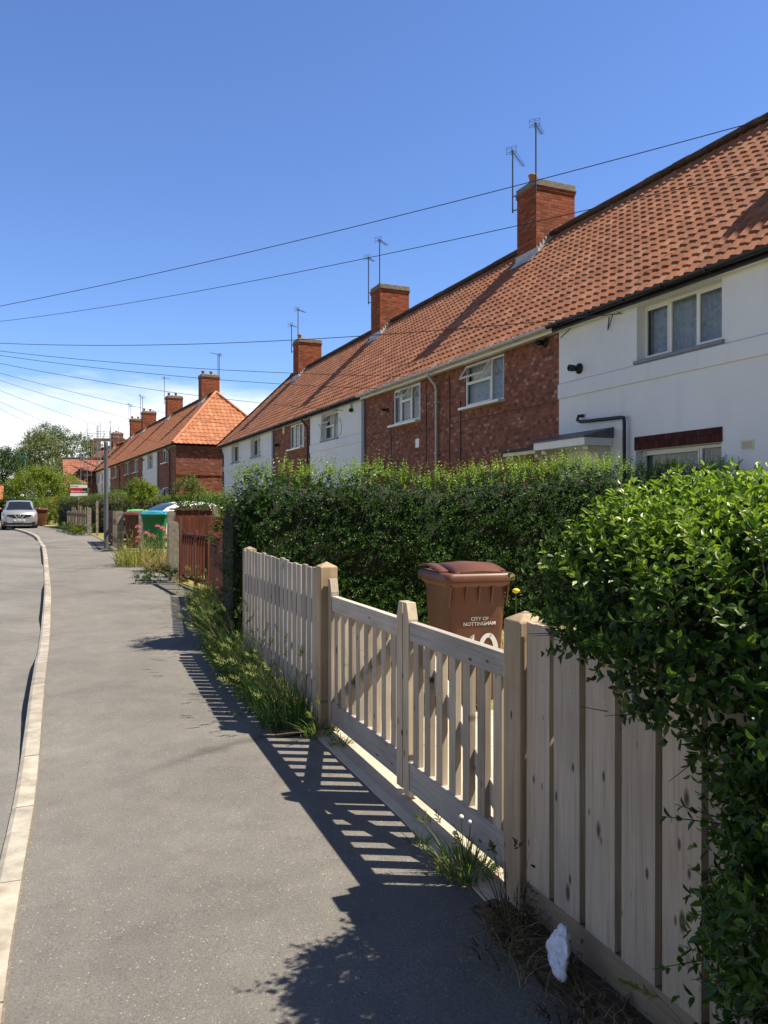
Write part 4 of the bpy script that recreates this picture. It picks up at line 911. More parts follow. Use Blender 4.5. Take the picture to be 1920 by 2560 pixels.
# clipped hedge: superellipse section swept along a local x axis
def hedge(label,o,rz,L,thick,hfun,mat,newmat_,nshoot,leaf,group=None,ends=(1,1),z0=.05,nl=8,new=900,newlen=.16,rough=.09,fine=True,core=True,name='hedge',slen=.13,bias=.6):
    h=thing(name,label,'hedge',o,rz,group)
    def surf(x,ph,off):
        # ph 0..1 from the foot of the front up over the top to the foot of the back
        H=hfun(x)-off; T=thick/2-off; e=np.ones_like(x)
        for k,on in enumerate(ends):
            if on: d=(x if k==0 else L-x)/(.45); e=np.where(d<1,np.sqrt(np.clip(1-(1-np.clip(d,0,1))**2,0,1))*.8+.2,e)
        r=min(.32,thick*.45); s=np.clip(ph,0,1); bk=s>.5; s=np.where(bk,1-s,s)
        fz=z0+(H-r-z0)*np.clip(s/.36,0,1); ar=np.clip((s-.36)/.08,0,1)*math.pi/2; tp=np.clip((s-.44)/.06,0,1)
        y=-T+np.where(s<.36,0,r*(1-np.cos(ar)))+tp*(T-r); z=np.where(s<.36,fz,H-r+r*np.sin(ar)); ny=-np.cos(ar)+1e-3; nz=np.sin(ar)
        y=np.where(bk,-y,y); ny=np.where(bk,-ny,ny); c=-ny; s=nz
        y=thick/2+y*e; z=z0+(z-z0)*(.35+.65*e) if ends[0] or ends[1] else z
        n=np.stack([np.zeros_like(x),ny,nz],1)
        if ends[0]: n[:,0]-= np.where(x<.45,(1-x/.45)*2.0,0)
        if ends[1]: n[:,0]+= np.where(x>L-.45,(1-(L-x)/.45)*2.0,0)
        return np.stack([x,y,z],1),nrmz(n)
    def sample(N,lo,hi,off=.06):
        x=rng.uniform(0,L,N); ph=rng.uniform(lo,hi,N); P,n=surf(x,ph,off); 
        return P+n*(rough*vary(P[:,0],P[:,1],P[:,2],3.1,5)+rough*.6*vary(P[:,0],P[:,1],P[:,2],9,1))[:,None],n
    # foot-to-top parameter: front face ~ .03-.32, top ~ .32-.68, back ~ .68-.97
    P1,n1=sample(int(nshoot*bias),0,.40); P2,n2=sample(int(nshoot*(1-bias)*.7),.36,.64); P3,n3=sample(int(nshoot*(1-bias)*.3),.6,1)
    P=np.concatenate([P1,P2,P3]); n=np.concatenate([n1,n2,n3]); N=len(P)
    P=P-n*np.abs(rng.normal(0,.05,(N,1)))
    D=n*.9+rng.normal(0,.55,(N,3))+np.array([0,0,.45]); L_=slen*rng.uniform(.5,1.25,N)
    p,a,m,l=shoot_leaves(P-nrmz(D)*.05,D,L_,leaf,nl)
    leaves('foliage',p,a,m,l,.52,mat,h,fine)
    if new:
        P,n=sample(new,.38,.62,.03); D=n*.3+rng.normal(0,.28,(new,3))+np.array([0,0,1.0]); Ln=newlen*rng.uniform(.4,1.6,new)**1.2
        p,a,m,l=shoot_leaves(P,D,Ln,leaf*.95,10,.7); leaves('young_shoots',p,a,m,l,.48,newmat_,h,fine)
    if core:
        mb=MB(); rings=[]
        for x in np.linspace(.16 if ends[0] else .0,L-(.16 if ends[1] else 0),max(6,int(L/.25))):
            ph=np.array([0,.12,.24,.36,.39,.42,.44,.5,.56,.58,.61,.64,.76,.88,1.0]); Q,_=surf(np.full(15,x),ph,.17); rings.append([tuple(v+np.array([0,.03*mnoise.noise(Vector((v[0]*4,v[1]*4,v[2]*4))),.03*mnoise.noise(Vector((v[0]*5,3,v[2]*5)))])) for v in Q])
        mb.loft(rings,closed=True); mb.build('dark_core',M['hedge_core'],h)  # solid dark filling in place of shade between the leaves
    return h
def ell_points(E,N,squash=None):
    """points on the outside of a union of ellipsoids -> P, outward normal"""
    area=np.array([e[1][0]*e[1][1]+e[1][0]*e[1][2]+e[1][1]*e[1][2] for e in E]); pick=rng.choice(len(E),N,p=area/area.sum())
    C=np.array([e[0] for e in E])[pick]; Rr=np.array([e[1] for e in E])[pick]; u=rdir(N)
    P=C+u*Rr; n=nrmz(u/Rr); keep=np.ones(N,bool)
    for i,e in enumerate(E):
        inside=np.sum(((P-np.array(e[0]))/np.array(e[1]))**2,1)<.86; keep&=~(inside&(pick!=i))
    return P[keep],n[keep]

# ------------------------------------------------------------------ near fence, gates, picket fence
nf=thing('boarded_fence','close boarded timber fence with knotty boards under the overhanging hedge','fence',C1,FROT)
def cap_post(par,x0,x1,y0,y1,zs,za,zb=-.2,mat='wood_post'):
    cx,cy=(x0+x1)/2,(y0+y1)/2
    m=MB().add([(x0,y0,zb),(x1,y0,zb),(x1,y1,zb),(x0,y1,zb),(x0,y0,zs),(x1,y0,zs),(x1,y1,zs),(x0,y1,zs),(cx,cy,za)],[(0,1,5,4),(1,2,6,5),(2,3,7,6),(3,0,4,7),(4,5,8),(5,6,8),(6,7,8),(7,4,8)])
    return m.build('post',M[mat],par,bevel=.006)
cap_post(nf,0,.125,-.125,0,1.128,1.165)
for k in range(13):
    a=-.012-.186*k; b=a-.154; t=1.115+random.uniform(-.012,.012); dz=random.uniform(-.006,.006)
    m=MB().prism([(b,.152),(a,.152),(a,t+dz),(b,t-dz)],'y',-.05,-.021)
    o=m.build('board',M['wood_near'],nf,bevel=.003); o.rotation_euler.y=R(random.uniform(-.35,.35))
    MB().lathe([(.006,-.0205),(.005,-.019),(0,-.0188)],8,((a+b)/2-.03,0,.93),'y').build('nail',M['steel'],nf) if k<6 else None
MB().box(-2.5,-.001,-.052,-.024,-.1,.148).build('gravel_board',M['wood_gravel'],nf,bevel=.004)
for z in (.36,.92): MB().box(-2.5,.0,-.112,-.052,z,z+.085).build('rail',M['wood_rail'],nf,bevel=.004)
cap_post(nf,-1.93,-1.81,-.18,-.056,1.10,1.13)
# gates
def gate(label,s0,s1,hinge_at_start,npick,top):
    o=fl(s0 if hinge_at_start else s1,-.10,0); g=thing('timber_gate',label,'gate',o,FROT,'pair of drive gates')
    sg=1 if hinge_at_start else -1; L=s1-s0; z0=zg(o.y)
    def X(t): return sg*t
    def bx(a,b,y0,y1,zl,zh,name,mat,bev=.004): return MB().box(min(X(a),X(b)),max(X(a),X(b)),y0,y1,zl,zh).build(name,mat,g,bevel=bev)
    sw=.075
    bx(sw,L-sw,0,.045,.872,.972,'top_rail',M['wood_rail']); bx(sw,L-sw,0,.045,z0+.078,z0+.228,'bottom_rail',M['wood_rail'])
    for (a,b,tz,ch) in ((0,sw,top,1),(L-sw,L,1.068,-1)):
        pr=[(X(a),z0+.045),(X(b),z0+.045),(X(b),tz-(.085 if ch>0 else 0)),(X(b-.03 if ch>0 else b),tz),(X(a+(.03 if ch<0 else 0)),tz),(X(a),tz-(.085 if ch<0 else 0))]
        MB().prism(pr,'y',-.004,.049).build('stile',M['wood_gate'],g,bevel=.004)
    gap=(L-2*sw)/(npick+.0)
    for k in range(npick):
        c=sw+gap*(k+.5); bx(c-.034,c+.034,.008,.040,z0+.2,.885,'picket',M['wood_gate'],.003)
    a=Vector((X(sw+.02),0,z0+.24)); b=Vector((X(L-sw-.02),0,.86)); d=(b-a).normalized(); n=Vector((-d.z,0,d.x))*.045
    MB().add([tuple(a+n+Vector((0,-.03,0))),tuple(b+n+Vector((0,-.03,0))),tuple(b-n+Vector((0,-.03,0))),tuple(a-n+Vector((0,-.03,0))),tuple(a+n+Vector((0,.016,0))),tuple(b+n+Vector((0,.016,0))),tuple(b-n+Vector((0,.016,0))),tuple(a-n+Vector((0,.016,0)))],
      [(0,1,2,3),(4,5,6,7),(0,1,5,4),(1,2,6,5),(2,3,7,6),(3,0,4,7)]).build('brace',M['wood_rail'],g,bevel=.004)
    for z in (z0+.13,.92): bx(.0,.34,.046,.050,z-.018,z+.018,'hinge_strap',M['trim'],.001) if False else None
    return g
gate('nearer leaf of the pair of picket gates, hung beside the knotty boarded fence',.137,1.272,True,7,1.07)
gate('farther leaf of the picket gates, hung beside the silvered picket fence',1.288,2.615,False,8,1.085)
# silvered picket fence
LP=(C2-C1).length
pf=thing('picket_fence','silvered grey picket fence between the gate post and the dark hedge','fence',C1+FD*LP,FROT)
zpf=.04
cap_post(pf,0,.125,-.125,0,1.165,1.20)
np_=19
for k in range(np_):
    a=.135+.139*k; z=zg((C2+FD*a).y); t=1.13+z*.55+random.uniform(-.008,.008)
    o=MB().prism([(a,z+.05),(a+.108,z+.05),(a+.108,t-.008),(a+.1,t),(a,t+.0)],'y',-.032,-.012).build('picket',M['wood_pick'],pf,bevel=.003)
    o.rotation_euler.y=R(random.uniform(-.3,.3))
for z in (.30,.88): MB().box(.126,2.9,-.09,-.034,z,z+.08).build('rail',M['wood_rail'],pf,bevel=.004)
cap_post(pf,2.80,2.91,-.16,-.034,1.16,1.19)

# ------------------------------------------------------------------ wheelie bins
def rrect(hw,hd,r,z,cy=0,n=4):
    P=[]
    for cx_,cy_,a0 in ((hw-r,hd-r,0),(-hw+r,hd-r,90),(-hw+r,-hd+r,180),(hw-r,-hd+r,270)):
        for k in range(n+1):
            a=R(a0+90*k/n); P.append((cx_+r*math.cos(a),cy+cy_+r*math.sin(a),z))
    return P
def text(par,s,size,loc,rx,mat,name='lettering',rz=0,bold=True,align='CENTER',sx=1):
    c=bpy.data.curves.new('t','FONT'); c.body=s; c.size=size; c.align_x=align; c.align_y='CENTER'; c.extrude=.0008; c.offset=size*.012 if bold else 0; c.space_line=.85; c.resolution_u=3
    t=bpy.data.objects.new('t',c); COL.objects.link(t); bpy.context.view_layer.update()
    me=bpy.data.meshes.new_from_object(t.evaluated_get(bpy.context.evaluated_depsgraph_get())); bpy.data.objects.remove(t); bpy.data.curves.remove(c)
    me.name=name; me.materials.clear(); me.materials.append(mat); o=link(name,me,par,loc,rz); o.rotation_euler=(rx,0,rz); o.scale=(sx,1,1); return o
def wheelie_bin(label,loc,rz,bm_,lm,W=.50,D=.58,H=.98,open_=0,group='wheelie bins'):
    b=thing('wheelie_bin',label,'bin',loc,rz,group); hw,hd=W/2,D/2
    m=MB(); m.loft([rrect(hw*.80,hd*.76,.05,.045,.0),rrect(hw*.82,hd*.79,.05,.09,.0),rrect(hw*.93,hd*.92,.05,H*.62),rrect(hw*.985,hd*.985,.05,H-.07)])
    body=m.build('body',bm_,b)
    m=MB(); m.loft([rrect(hw*.99,hd*.99,.05,H-.10),rrect(hw+.022,hd+.022,.05,H-.085),rrect(hw+.028,hd+.028,.05,H-.03),rrect(hw+.0,hd+.0,.05,H-.025)]); m.build('rim',bm_,b)
    for x in (-hw*.98,-hw*.45,0,hw*.45,hw*.98):
        m=MB().add([(x-.006,-hd*.93,H-.25),(x+.006,-hd*.93,H-.25),(x+.006,-hd-.022,H-.088),(x-.006,-hd-.022,H-.088),(x-.006,-hd*.93,H-.088),(x+.006,-hd*.93,H-.088)],[(0,1,2,3),(0,3,4),(1,5,2),(0,4,5,1),(3,2,5,4)])
        m.build('rib',bm_,b)
    lid=MB(); fr=-hd-.05
    def LP_(t): y=fr+(2*hd+.07)*t; z=H-.012+.075*math.sin(math.pi*min(1,t*.92+.05))**.8; return y,z
    # flat skirt
    lid.loft([rrect(hw+.045,hd+.045,.05,H-.05,-.01),rrect(hw+.05,hd+.05,.05,H-.012,-.01),rrect(hw+.03,hd+.03,.05,H+.004,-.01)])
    l=lid.build('lid',lm,b)
    d=MB(); rg=[]
    for t in np.linspace(.02,1,14):
        y,z=LP_(t); rg.append([(-hw*.80,y,H+.0),(-hw*.80,y,z-.02),(-hw*.70,y,z+.006),(0,y,z+.016),(hw*.70,y,z+.006),(hw*.80,y,z-.02),(hw*.80,y,H+.0)])
    d.loft(rg,closed=True); d.build('lid_dome',lm,l)
    for sg in (-1,1):
        k=MB(); rg=[]
        for t in np.linspace(.25,1,10):
            y,z=LP_(t); zz=H+.012+.042*math.sin(math.pi*(t-.25)/.75*.8); rg.append([(sg*(hw*.80+.012),y,zz-.006),(sg*(hw+.035),y,zz-.012),(sg*(hw+.035),y,zz),(sg*(hw*.80+.012),y,zz+.006)])
        k.loft(rg,closed=True); k.build('lid_grip',lm,l)
    MB().tube([(-hw*.9,hd+.07,H-.03),(hw*.9,hd+.07,H-.03)],.016,8).build('handle',bm_,b)
    for sg in (-1,1):
        w_=MB().lathe([(.05,-.025),(.095,-.025),(.10,-.012),(.10,.012),(.095,.025),(.05,.025)],18,(sg*(hw*.72),hd*.82+.02,.10),'x').build('wheel',M['rubber'],b)
        MB().lathe([(.0,-.03),(.052,-.027),(.052,.027),(0,.03)],12,(sg*(hw*.72),hd*.82+.02,.10),'x').build('hub',bm_,w_)
    MB().tube([(-hw*.7,hd*.82+.02,.10),(hw*.7,hd*.82+.02,.10)],.012,6).build('axle',M['steel'],b)
    return b,hw,hd,H
bx_=.62; by_=6.12
b1,hw,hd,H=wheelie_bin('brown wheelie bin marked CITY OF NOTTINGHAM with painted number, behind the gates',(bx_,by_,zg(by_)+.05),R(17.4),M['bin_brown'],M['bin_brown'],.47,.56,1.0)
tilt=math.atan((hd*.92-hd*.79)/(H*.62-.09))
def fy(z): return -float(np.interp(z,[.045,.09,H*.62,H-.07],[hd*.76,hd*.79,hd*.92,hd*.985]))-.0025
for ln_,z in (('CITY OF',.665),('NOTTINGHAM',.628)): text(b1,ln_,.037,(.012,fy(z),z),R(90)+tilt*.8,M['white'],sx=1.05)
def ribbon(par,pts,w,mat,name):
    m=MB(); rg=[]; n=len(pts)
    for i,(x,z) in enumerate(pts):
        a=Vector(pts[max(i-1,0)]); b=Vector(pts[min(i+1,n-1)]); d=(b-a).normalized(); ww=w*(1+.25*mnoise.noise(Vector((i*.5,x*9,1))))/2
        q1=(x-d.y*ww,z+d.x*ww); q2=(x+d.y*ww,z-d.x*ww); rg.append([(q1[0],fy(q1[1])-.001,q1[1]),(q2[0],fy(q2[1])-.001,q2[1])])
    m.loft(rg,closed=False,cap=False,smooth=False); return m.build(name,mat,par)
ribbon(b1,[(-.10,.46),(-.07,.50),(-.045,.545),(-.045,.45),(-.046,.36),(-.047,.26)],.036,M['white'],'painted_numeral')
ribbon(b1,[(.085+.068*math.cos(t),.40+.14*math.sin(t)) for t in np.linspace(1.2,1.2+6.5,26)],.036,M['white'],'painted_numeral')
q=gp(390,1385); wheelie_bin('green wheelie bin with turquoise lid behind the pink flowers',(q.x-.02,22.0,zg(22)+.12),R(10),M['bin_green'],M['bin_blue'],.62,.70,1.02)
wheelie_bin('plain brown wheelie bin between the two pale concrete posts',(-7.33,23.3,zg(23)+.04),R(8),M['bin_brown'],M['bin_brown'],.50,.58,1.06)
wheelie_bin('brown wheelie bin beyond the parked silver car, against the olive hedge',(-20.35,47,zg(47)-.02),R(30),M['bin_brown'],M['bin_brown'],.6,.7,1.0)
wheelie_bin('bin with lime green lid showing just above the dark board fence',(-8.2,26.3,zg(26)+.08),R(15),M['bin_green'],M['bin_lime'],.56,.62,1.03)

# ------------------------------------------------------------------ middle distance fences and posts
def seg_fence(name,label,a,b,n,w,hgt,mat,railmat,cat='fence',part='picket',gap=None,rails=(.3,.85),z0=.05,jit=.01,tilt_=.5,thick=.02,sink=0):
    d=(b-a); d.z=0; L=d.length; rz=math.atan2(d.y,d.x); f=thing(name,label,cat,(a.x,a.y,zg(a.y)),rz); sl=(zg(b.y)-zg(a.y))/L
    for k in range(n):
        x=L*k/n; t=hgt+random.uniform(-jit,jit)+sl*x
        o=MB().prism([(x,z0+sl*x),(x+w,z0+sl*x),(x+w,t),(x,t)],'y',-.01,thick-.01).build(part,mat,f,bevel=.003); o.rotation_euler.y=R(random.uniform(-tilt_,tilt_))
    for z in rails: MB().add([(0,-.06,z),(L,-.06,z+sl*L),(L,-.012,z+sl*L),(0,-.012,z),(0,-.06,z+.08),(L,-.06,z+.08+sl*L),(L,-.012,z+.08+sl*L),(0,-.012,z+.08)],[(0,1,2,3),(4,5,6,7),(0,1,5,4),(1,2,6,5),(2,3,7,6),(3,0,4,7)]).build('rail',railmat,f)
    return f,L
def W0_(x,Y): return (x-CX)/F*Y
def on_line(y): return Vector((lin(FL,y),y,0))
seg_fence('picket_fence','dark red brown picket fence under the end of the clipped hedge',on_line(8.55),on_line(12.9),38,.075,1.06,M['wood_red'],M['wood_redx'],tilt_=.2,rails=(.25,.8))
# red gate
ga,gb=on_line(14.75),on_line(13.05); d=(gb-ga).normalized(); L=(gb-ga).length
rg=thing('timber_gate','red stained slatted gate between the concrete post and the brown pickets','gate',(ga.x,ga.y,zg(ga.y)),math.atan2(d.y,d.x))
for x in (0,L-.07,L*.5): MB().box(x,x+.07,-.02,.03,.05,1.02).build('stile',M['wood_red'],rg,bevel=.004)
for z in (.12,.86): MB().box(.072,L*.5-.002,-.018,.022,z,z+.09).box(L*.5+.072,L-.072,-.018,.022,z,z+.09).build('rail',M['wood_redx'],rg)
for k in range(10):
    x=.1+(L-.22)*k/9
    if abs(x-L*.5-.03)<.07: continue
    MB().box(x,x+.05,-.045,-.021,.14,.93+.04*math.sin(k)).build('slat',M['wood_red'],rg,bevel=.003)
def cpost(label,x,y,Y,w,top,round_=False,mat='concrete',lean=0):
    q=at(x,y,Y); z=zg(Y); p=thing('concrete_post' if mat=='concrete' else 'timber_post',label,'post',(q.x,Y,z),R(20)) ; h=top-z
    if round_:
        m=MB().prism([(-w/2,-.1),(w/2,-.1)]+[(w/2*math.cos(t),h-w/2+w/2*math.sin(t)) for t in np.linspace(0,math.pi,9)],'y',-w*.45,w*.45)
    else: m=MB().prism([(-w/2,-.1),(w/2,-.1),(w/2,h-.03),(w*.25,h),(-w*.25,h),(-w/2,h-.03)],'y',-w*.42,w*.42)
    o=m.build('shaft',M[mat],p,bevel=.008); p.rotation_euler.y=lean
    if mat=='concrete':
        for zz in (.3,.62,.9):
            if zz<h-.1: MB().lathe([(.018,-w*.425),(.018,-w*.422)],8,(0,0,zz),'y').build('bolt_hole',M['trim'],p)
    return p
cpost('rounded concrete gate post stained with lichen beside the red gate',434,1455,15.3,.20,1.36,True)
cpost('red brown timber post between the rounded concrete post and the red gate',459,1453,14.95,.16,1.44,False,'wood_red')
cpost('square topped concrete post right behind the rounded one',428,1400,17.2,.165,1.555)
cpost('pale concrete post touching the green bin',354,1370,22.6,.165,1.575)
cpost('concrete post with bolt holes between the brown bin and the grey pole',301,1375,23.2,.185,1.56)
cpost('concrete post at the far side of the driveway, ending the faded pickets',223,1337,32.8,.165,1.70)
cpost('thin concrete post in front of the olive hedge',243,1330,32.3,.10,1.98)
# boundary fences running back to the houses
def panel(label,a,b,top,mat,railmat,nb,name='panel_fence',cap=False):
    d=b-a; L=d.length; f=thing(name,label,'fence',(a.x,a.y,zg(a.y)),math.atan2(d.y,d.x)); h=top-zg(a.y)
    for k in range(nb):
        x=L*k/nb; MB().box(x+.003,x+L/nb-.003,-.012,.012,.03,h+random.uniform(-.015,.015)).build('board',mat,f)
    for z in (.25,h-.2): MB().box(0,L,.0125,.06,z,z+.08).build('rail',railmat,f)
    if cap: MB().box(0,L,-.05,.07,h+.018,h+.06).build('capping',railmat,f)
    return f
a=at(436,1400,15.9); a.z=0; panel('peeling red board fence running back behind the red gate',a,a+A.n*6.5,1.43,M['wood_red'],M['wood_redx'],40)
a=at(424,1380,19.5); a.z=0; panel('red brown board fence with capping in front of the garden shrubs',a,a+A.n*7,1.565,M['wood_red'],M['wood_redx'],40,cap=True)
cpost('concrete post standing in the red brown board fence in front of the shrubs',541,1330,19.3,.17,1.64)
# dark board fence by the pole, faded pickets, pickets beside pole
a=gp(303,1372); b=Vector((-9.6,27.6,0))
seg_fence('board_fence','weathered boards between the grey pole and the concrete post',Vector((-7.95,23.6,0)),Vector((-8.6,25.1,0)),6,.16,1.15,M['wood_mix'],M['wood_redx'],part='board')
seg_fence('board_fence','dark red brown board fence just beyond the grey pole',Vector((-8.65,25.3,0)),Vector((-9.95,28.3,0)),16,.17,1.13,M['wood_dark'],M['wood_redx'],part='board',tilt_=.3)
seg_fence('picket_fence','uneven picket fence of faded odd coloured boards beside the driveway post',Vector((W0_(219,33.2),33.2,0)),Vector((W0_(166,39),39,0)),13,.19,1.12,M['wood_mix'],M['wood_mix'],tilt_=2.2,jit=.09)
# grey pole
q=gp(265,1370); sp_=thing('steel_pole','plain grey steel pole with blank top at the back of the pavement','pole',(q.x,q.y,zg(q.y)))
MB().tube([(0,0,-.1),(0,0,1.0),(0,0,3.25)],[.068,.068,.058],14).build('shaft',M['pole'],sp_); MB().lathe([(.062,3.05),(.066,3.06),(.066,3.28),(.05,3.31),(0,3.315)],14).build('cap',M['pole'],sp_)
# for sale board
q=at(197,1226,40); sb=thing('estate_agent_board','white red and black for sale board on a post above the olive hedge','sign',(q.x,q.y,zg(40)),R(20)); zt=EYE+(CY-1212)/F*40-zg(40); zb=zt-.57
MB().box(-.03,.03,.012,.07,0,zt).build('post',M['white'],sb)
bd=MB().box(-.405,.405,-.012,.010,zb,zt).build('board',M['white'],sb)
MB().add([(-.403,-.014,zb+.155),(.14,-.014,zb+.155),(.20,-.014,zt-.155),(-.403,-.014,zt-.155)],[(0,1,2,3)]).build('red_band',M['red'],bd)
MB().add([(.14,-.0141,zb+.155),(.403,-.0141,zb+.155),(.403,-.0141,zt-.155),(.20,-.0141,zt-.155)],[(0,1,2,3)]).build('black_band',M['signblack'],bd)
text(bd,'FOR SALE',.085,(-.385,-.0155,zt-.075),R(90),M['signgrey'],align='LEFT'); text(bd,'Bairstow eves',.125,(0,-.0165,zb+.235),R(90),M['white'])
text(bd,'0115 922 7000',.0001,(0,-.0165,zb+.07),R(90),M['signgrey']) if False else None
# teal street lamp
q=at(63,1210,66); sl3=thing('street_lamp','teal green street lamp with flat head among the far trees','street lamp',(q.x,q.y,zg(66)-.1)); h=EYE+(CY-1140)/F*66-zg(66)
MB().tube([(0,0,0),(0,0,h)],[.08,.05],8).build('column',M['teal'],sl3); MB().box(-.55,.12,-.12,.12,h-.05,h+.10).build('lantern',M['teal'],sl3,bevel=.03)
# ------------------------------------------------------------------ cars
def car(label,loc,rz,paint,suv=True,plate='YM66 HNU',name='parked_car'):
    c=thing(name,label,'car',loc,rz); G=.20
    def ring(y,hw,zb,zt,top=.9): return [(-hw*.92,y,zb),(-hw*.985,y,zb+(zt-zb)*.16),(-hw,y,zb+(zt-zb)*.5),(-hw*.985,y,zt-(zt-zb)*.18),(-hw*top,y,zt),(0,y,zt+.025),(hw*top,y,zt),(hw*.985,y,zt-(zt-zb)*.18),(hw,y,zb+(zt-zb)*.5),(hw*.985,y,zb+(zt-zb)*.16),(hw*.92,y,zb)]
    Sx=[(-2.08,.60,.38,.70),(-2.05,.70,.27,.80),(-1.96,.80,.22,.90),(-1.75,.865,.2,.975),(-1.3,.885,.2,1.02),(-.9,.885,.2,1.045),(0,.885,.2,1.06),(.9,.885,.2,1.075),(1.6,.87,.22,1.09),(1.92,.80,.26,1.06),(2.04,.70,.34,.95),(2.08,.6,.42,.8)]
    m=MB().loft([ring(*s) for s in Sx]); body=m.build('body',paint,c)
    zz=1.57 if suv else 1.48
    Cy=[-1.02,-.62,-.22,.1,.6,1.1,1.5,1.78,1.93]; Cz=[1.02,1.27,zz-.07,zz-.015,zz,zz-.04,zz-.14,1.30,1.03]
    hb=[.72,.78,.80,.80,.80,.79,.77,.74,.70]; ht=[.70,.63,.60,.60,.60,.59,.57,.58,.66]
    rg=[[(-hb[i],Cy[i],1.0),(-ht[i]-.02,Cy[i],Cz[i]-.05),(-ht[i]+.08,Cy[i],Cz[i]),(0,Cy[i],Cz[i]+.02),(ht[i]-.08,Cy[i],Cz[i]),(ht[i]+.02,Cy[i],Cz[i]-.05),(hb[i],Cy[i],1.0)] for i in range(9)]
    MB().loft(rg).build('roof_shell',paint,c)
    def cz(y): return float(np.interp(y,Cy,Cz))
    def chw(y,z):
        t=(z-1.0)/(cz(y)-.05-1.0); return float(np.interp(y,Cy,hb))*(1-t)+(float(np.interp(y,Cy,ht))+.02)*t
    e=.012
    def wl(y,dx,dz): return [(-(float(np.interp(y,Cy,ht))-dx),y-e,cz(y)+dz),(0,y-e*1.6,cz(y)+dz+.018),((float(np.interp(y,Cy,ht))-dx),y-e,cz(y)+dz)]
    MB().loft([wl(-.99,.02,.012),wl(-.62,.06,.012),wl(-.24,.08,.012)],closed=False,cap=False).build('windscreen',M['glass_car'],c)
    wr=lambda y,dx: [(-(float(np.interp(y,Cy,ht))-dx),y+e,cz(y)+.012),((float(np.interp(y,Cy,ht))-dx),y+e,cz(y)+.012)]
    MB().loft([wr(1.52,.1),wr(1.78,.08),wr(1.90,.06)],closed=False,cap=False).build('rear_window',M['glass_car'],c)
    for sg in (-1,1):
        g=MB()
        for (ya,yb,yc,yd) in ((-.62,-.30,.22,.22),(.28,.28,.98,1.02),(1.08,1.06,1.42,1.66)):
            zt=lambda y: cz(y)-.11
            q=[(ya,1.09),(yb,max(zt(yb),1.12)),(yc,zt(yc)),(yd,1.10)]
            g.add([(sg*(chw(y,z)+e),y,z) for y,z in q],[(0,1,2,3)])
        g.build('side_window',M['glass_car'],c)
        for wy in (-1.27,1.27):
            wh=MB().lathe([(.20,-.10),(.31,-.10),(.335,-.07),(.335,.07),(.31,.10),(.20,.10)],24,(sg*.78,wy,.335),'x').build('wheel',M['rubber'],c)
            MB().lathe([(0,-.085),(.21,-.09),(.215,.09),(0,.085)],16,(sg*.785,wy,.335),'x').build('rim',M['rim'],wh)
            MB().prism([(wy+.40*math.cos(t),.335+.40*math.sin(t)) for t in np.linspace(0,math.pi,13)]+[(wy-.40,.19),(wy+.40,.19)],'x',sg*.868-.02,sg*.868+.025).build('wheel_arch',M['trim'],c)
        MB().lathe([(.0,-.09),(.06,-.07),(.085,-.02),(.07,.05),(0,.06)],10,(sg*.97,-.62,1.10),'y').build('mirror',M['mirror_red'] if suv else paint,c)
        MB().box(min(sg*.84,sg*.95),max(sg*.84,sg*.95),-.62,-.56,1.06,1.10).build('mirror_arm',M['trim'],c)
        if suv:
            MB().lathe([(.125,.0),(.135,-.05),(.11,-.085),(0,-.10)],18,(sg*.60,-1.965,.665),'y').build('headlight',M['lampglass'],c)
            MB().lathe([(.16,.02),(.165,-.03),(.135,-.05)],18,(sg*.60,-1.965,.665),'y').build('headlight_ring',M['chrome'],c)
            MB().add([(sg*.42,-2.03,.80),(sg*.80,-1.83,.94),(sg*.78,-1.86,.86),(sg*.40,-2.05,.76)],[(0,1,2,3)]).build('sidelight',M['lampglass'],c)
            MB().lathe([(.06,.0),(.075,-.03),(.0,-.05)],12,(sg*.66,-1.99,.40),'y').build('fog_light',M['trim'],c)
        else:
            MB().add([(sg*.40,-2.07,.72),(sg*.78,-1.93,.84),(sg*.80,-1.95,.68),(sg*.45,-2.08,.62)],[(0,1,2,3)]).build('headlight',M['lampglass'],c)
    y=-2.095
    g=MB().prism([(-.60,.80),(.60,.80),(.52,.70),(.20,.60),(-.20,.60),(-.52,.70)],'y',y+.005,y+.12).build('grille',M['trim'],c)
    MB().prism([(-.30,.81),(-.22,.81),(-.06,.62),(.06,.62),(.22,.81),(.30,.81),(.12,.58),(-.12,.58)],'y',y-.012,y+.004).build('grille_chevron',M['chrome'],g)
    MB().lathe([(.075,0),(.075,-.012),(.055,-.012),(.055,0)],18,(0,y-.014,.745),'y').box(-.09,.09,y-.03,y-.016,.732,.758).build('emblem',M['chrome'],g)
    MB().box(-.78,.78,y+.02,y+.30,.17,.43).build('lower_grille',M['trim'],c,bevel=.03)
    MB().box(-.62,.62,y+.0,y+.05,.215,.255).build('bumper_lip',M['chrome'] if suv else M['trim'],c,bevel=.012)
    p=MB().box(-.26,.26,y-.025,y-.010,.455,.568).build('number_plate',M['white'],c)
    text(p,plate,.095,(0,y-.0265,.511),R(90),M['signblack'],'registration',sx=.9)
    MB().box(-.06,.06,-.30,-.27,1.33,1.38).build('rear_view_mirror',M['trim'],c)
    return c
q=at(44,1326,42.8); car('silver crossover car parked facing the camera with red mirror caps',(q.x-.30,42.8+.9,rz_(42.8)+.02),R(24.5),M['silver'])
q=at(440,1280,29); car('white hatchback in the driveway behind the green bin',(q.x,29.0,zg(29)-.06),R(-48),M['carwhite'],False,'',)

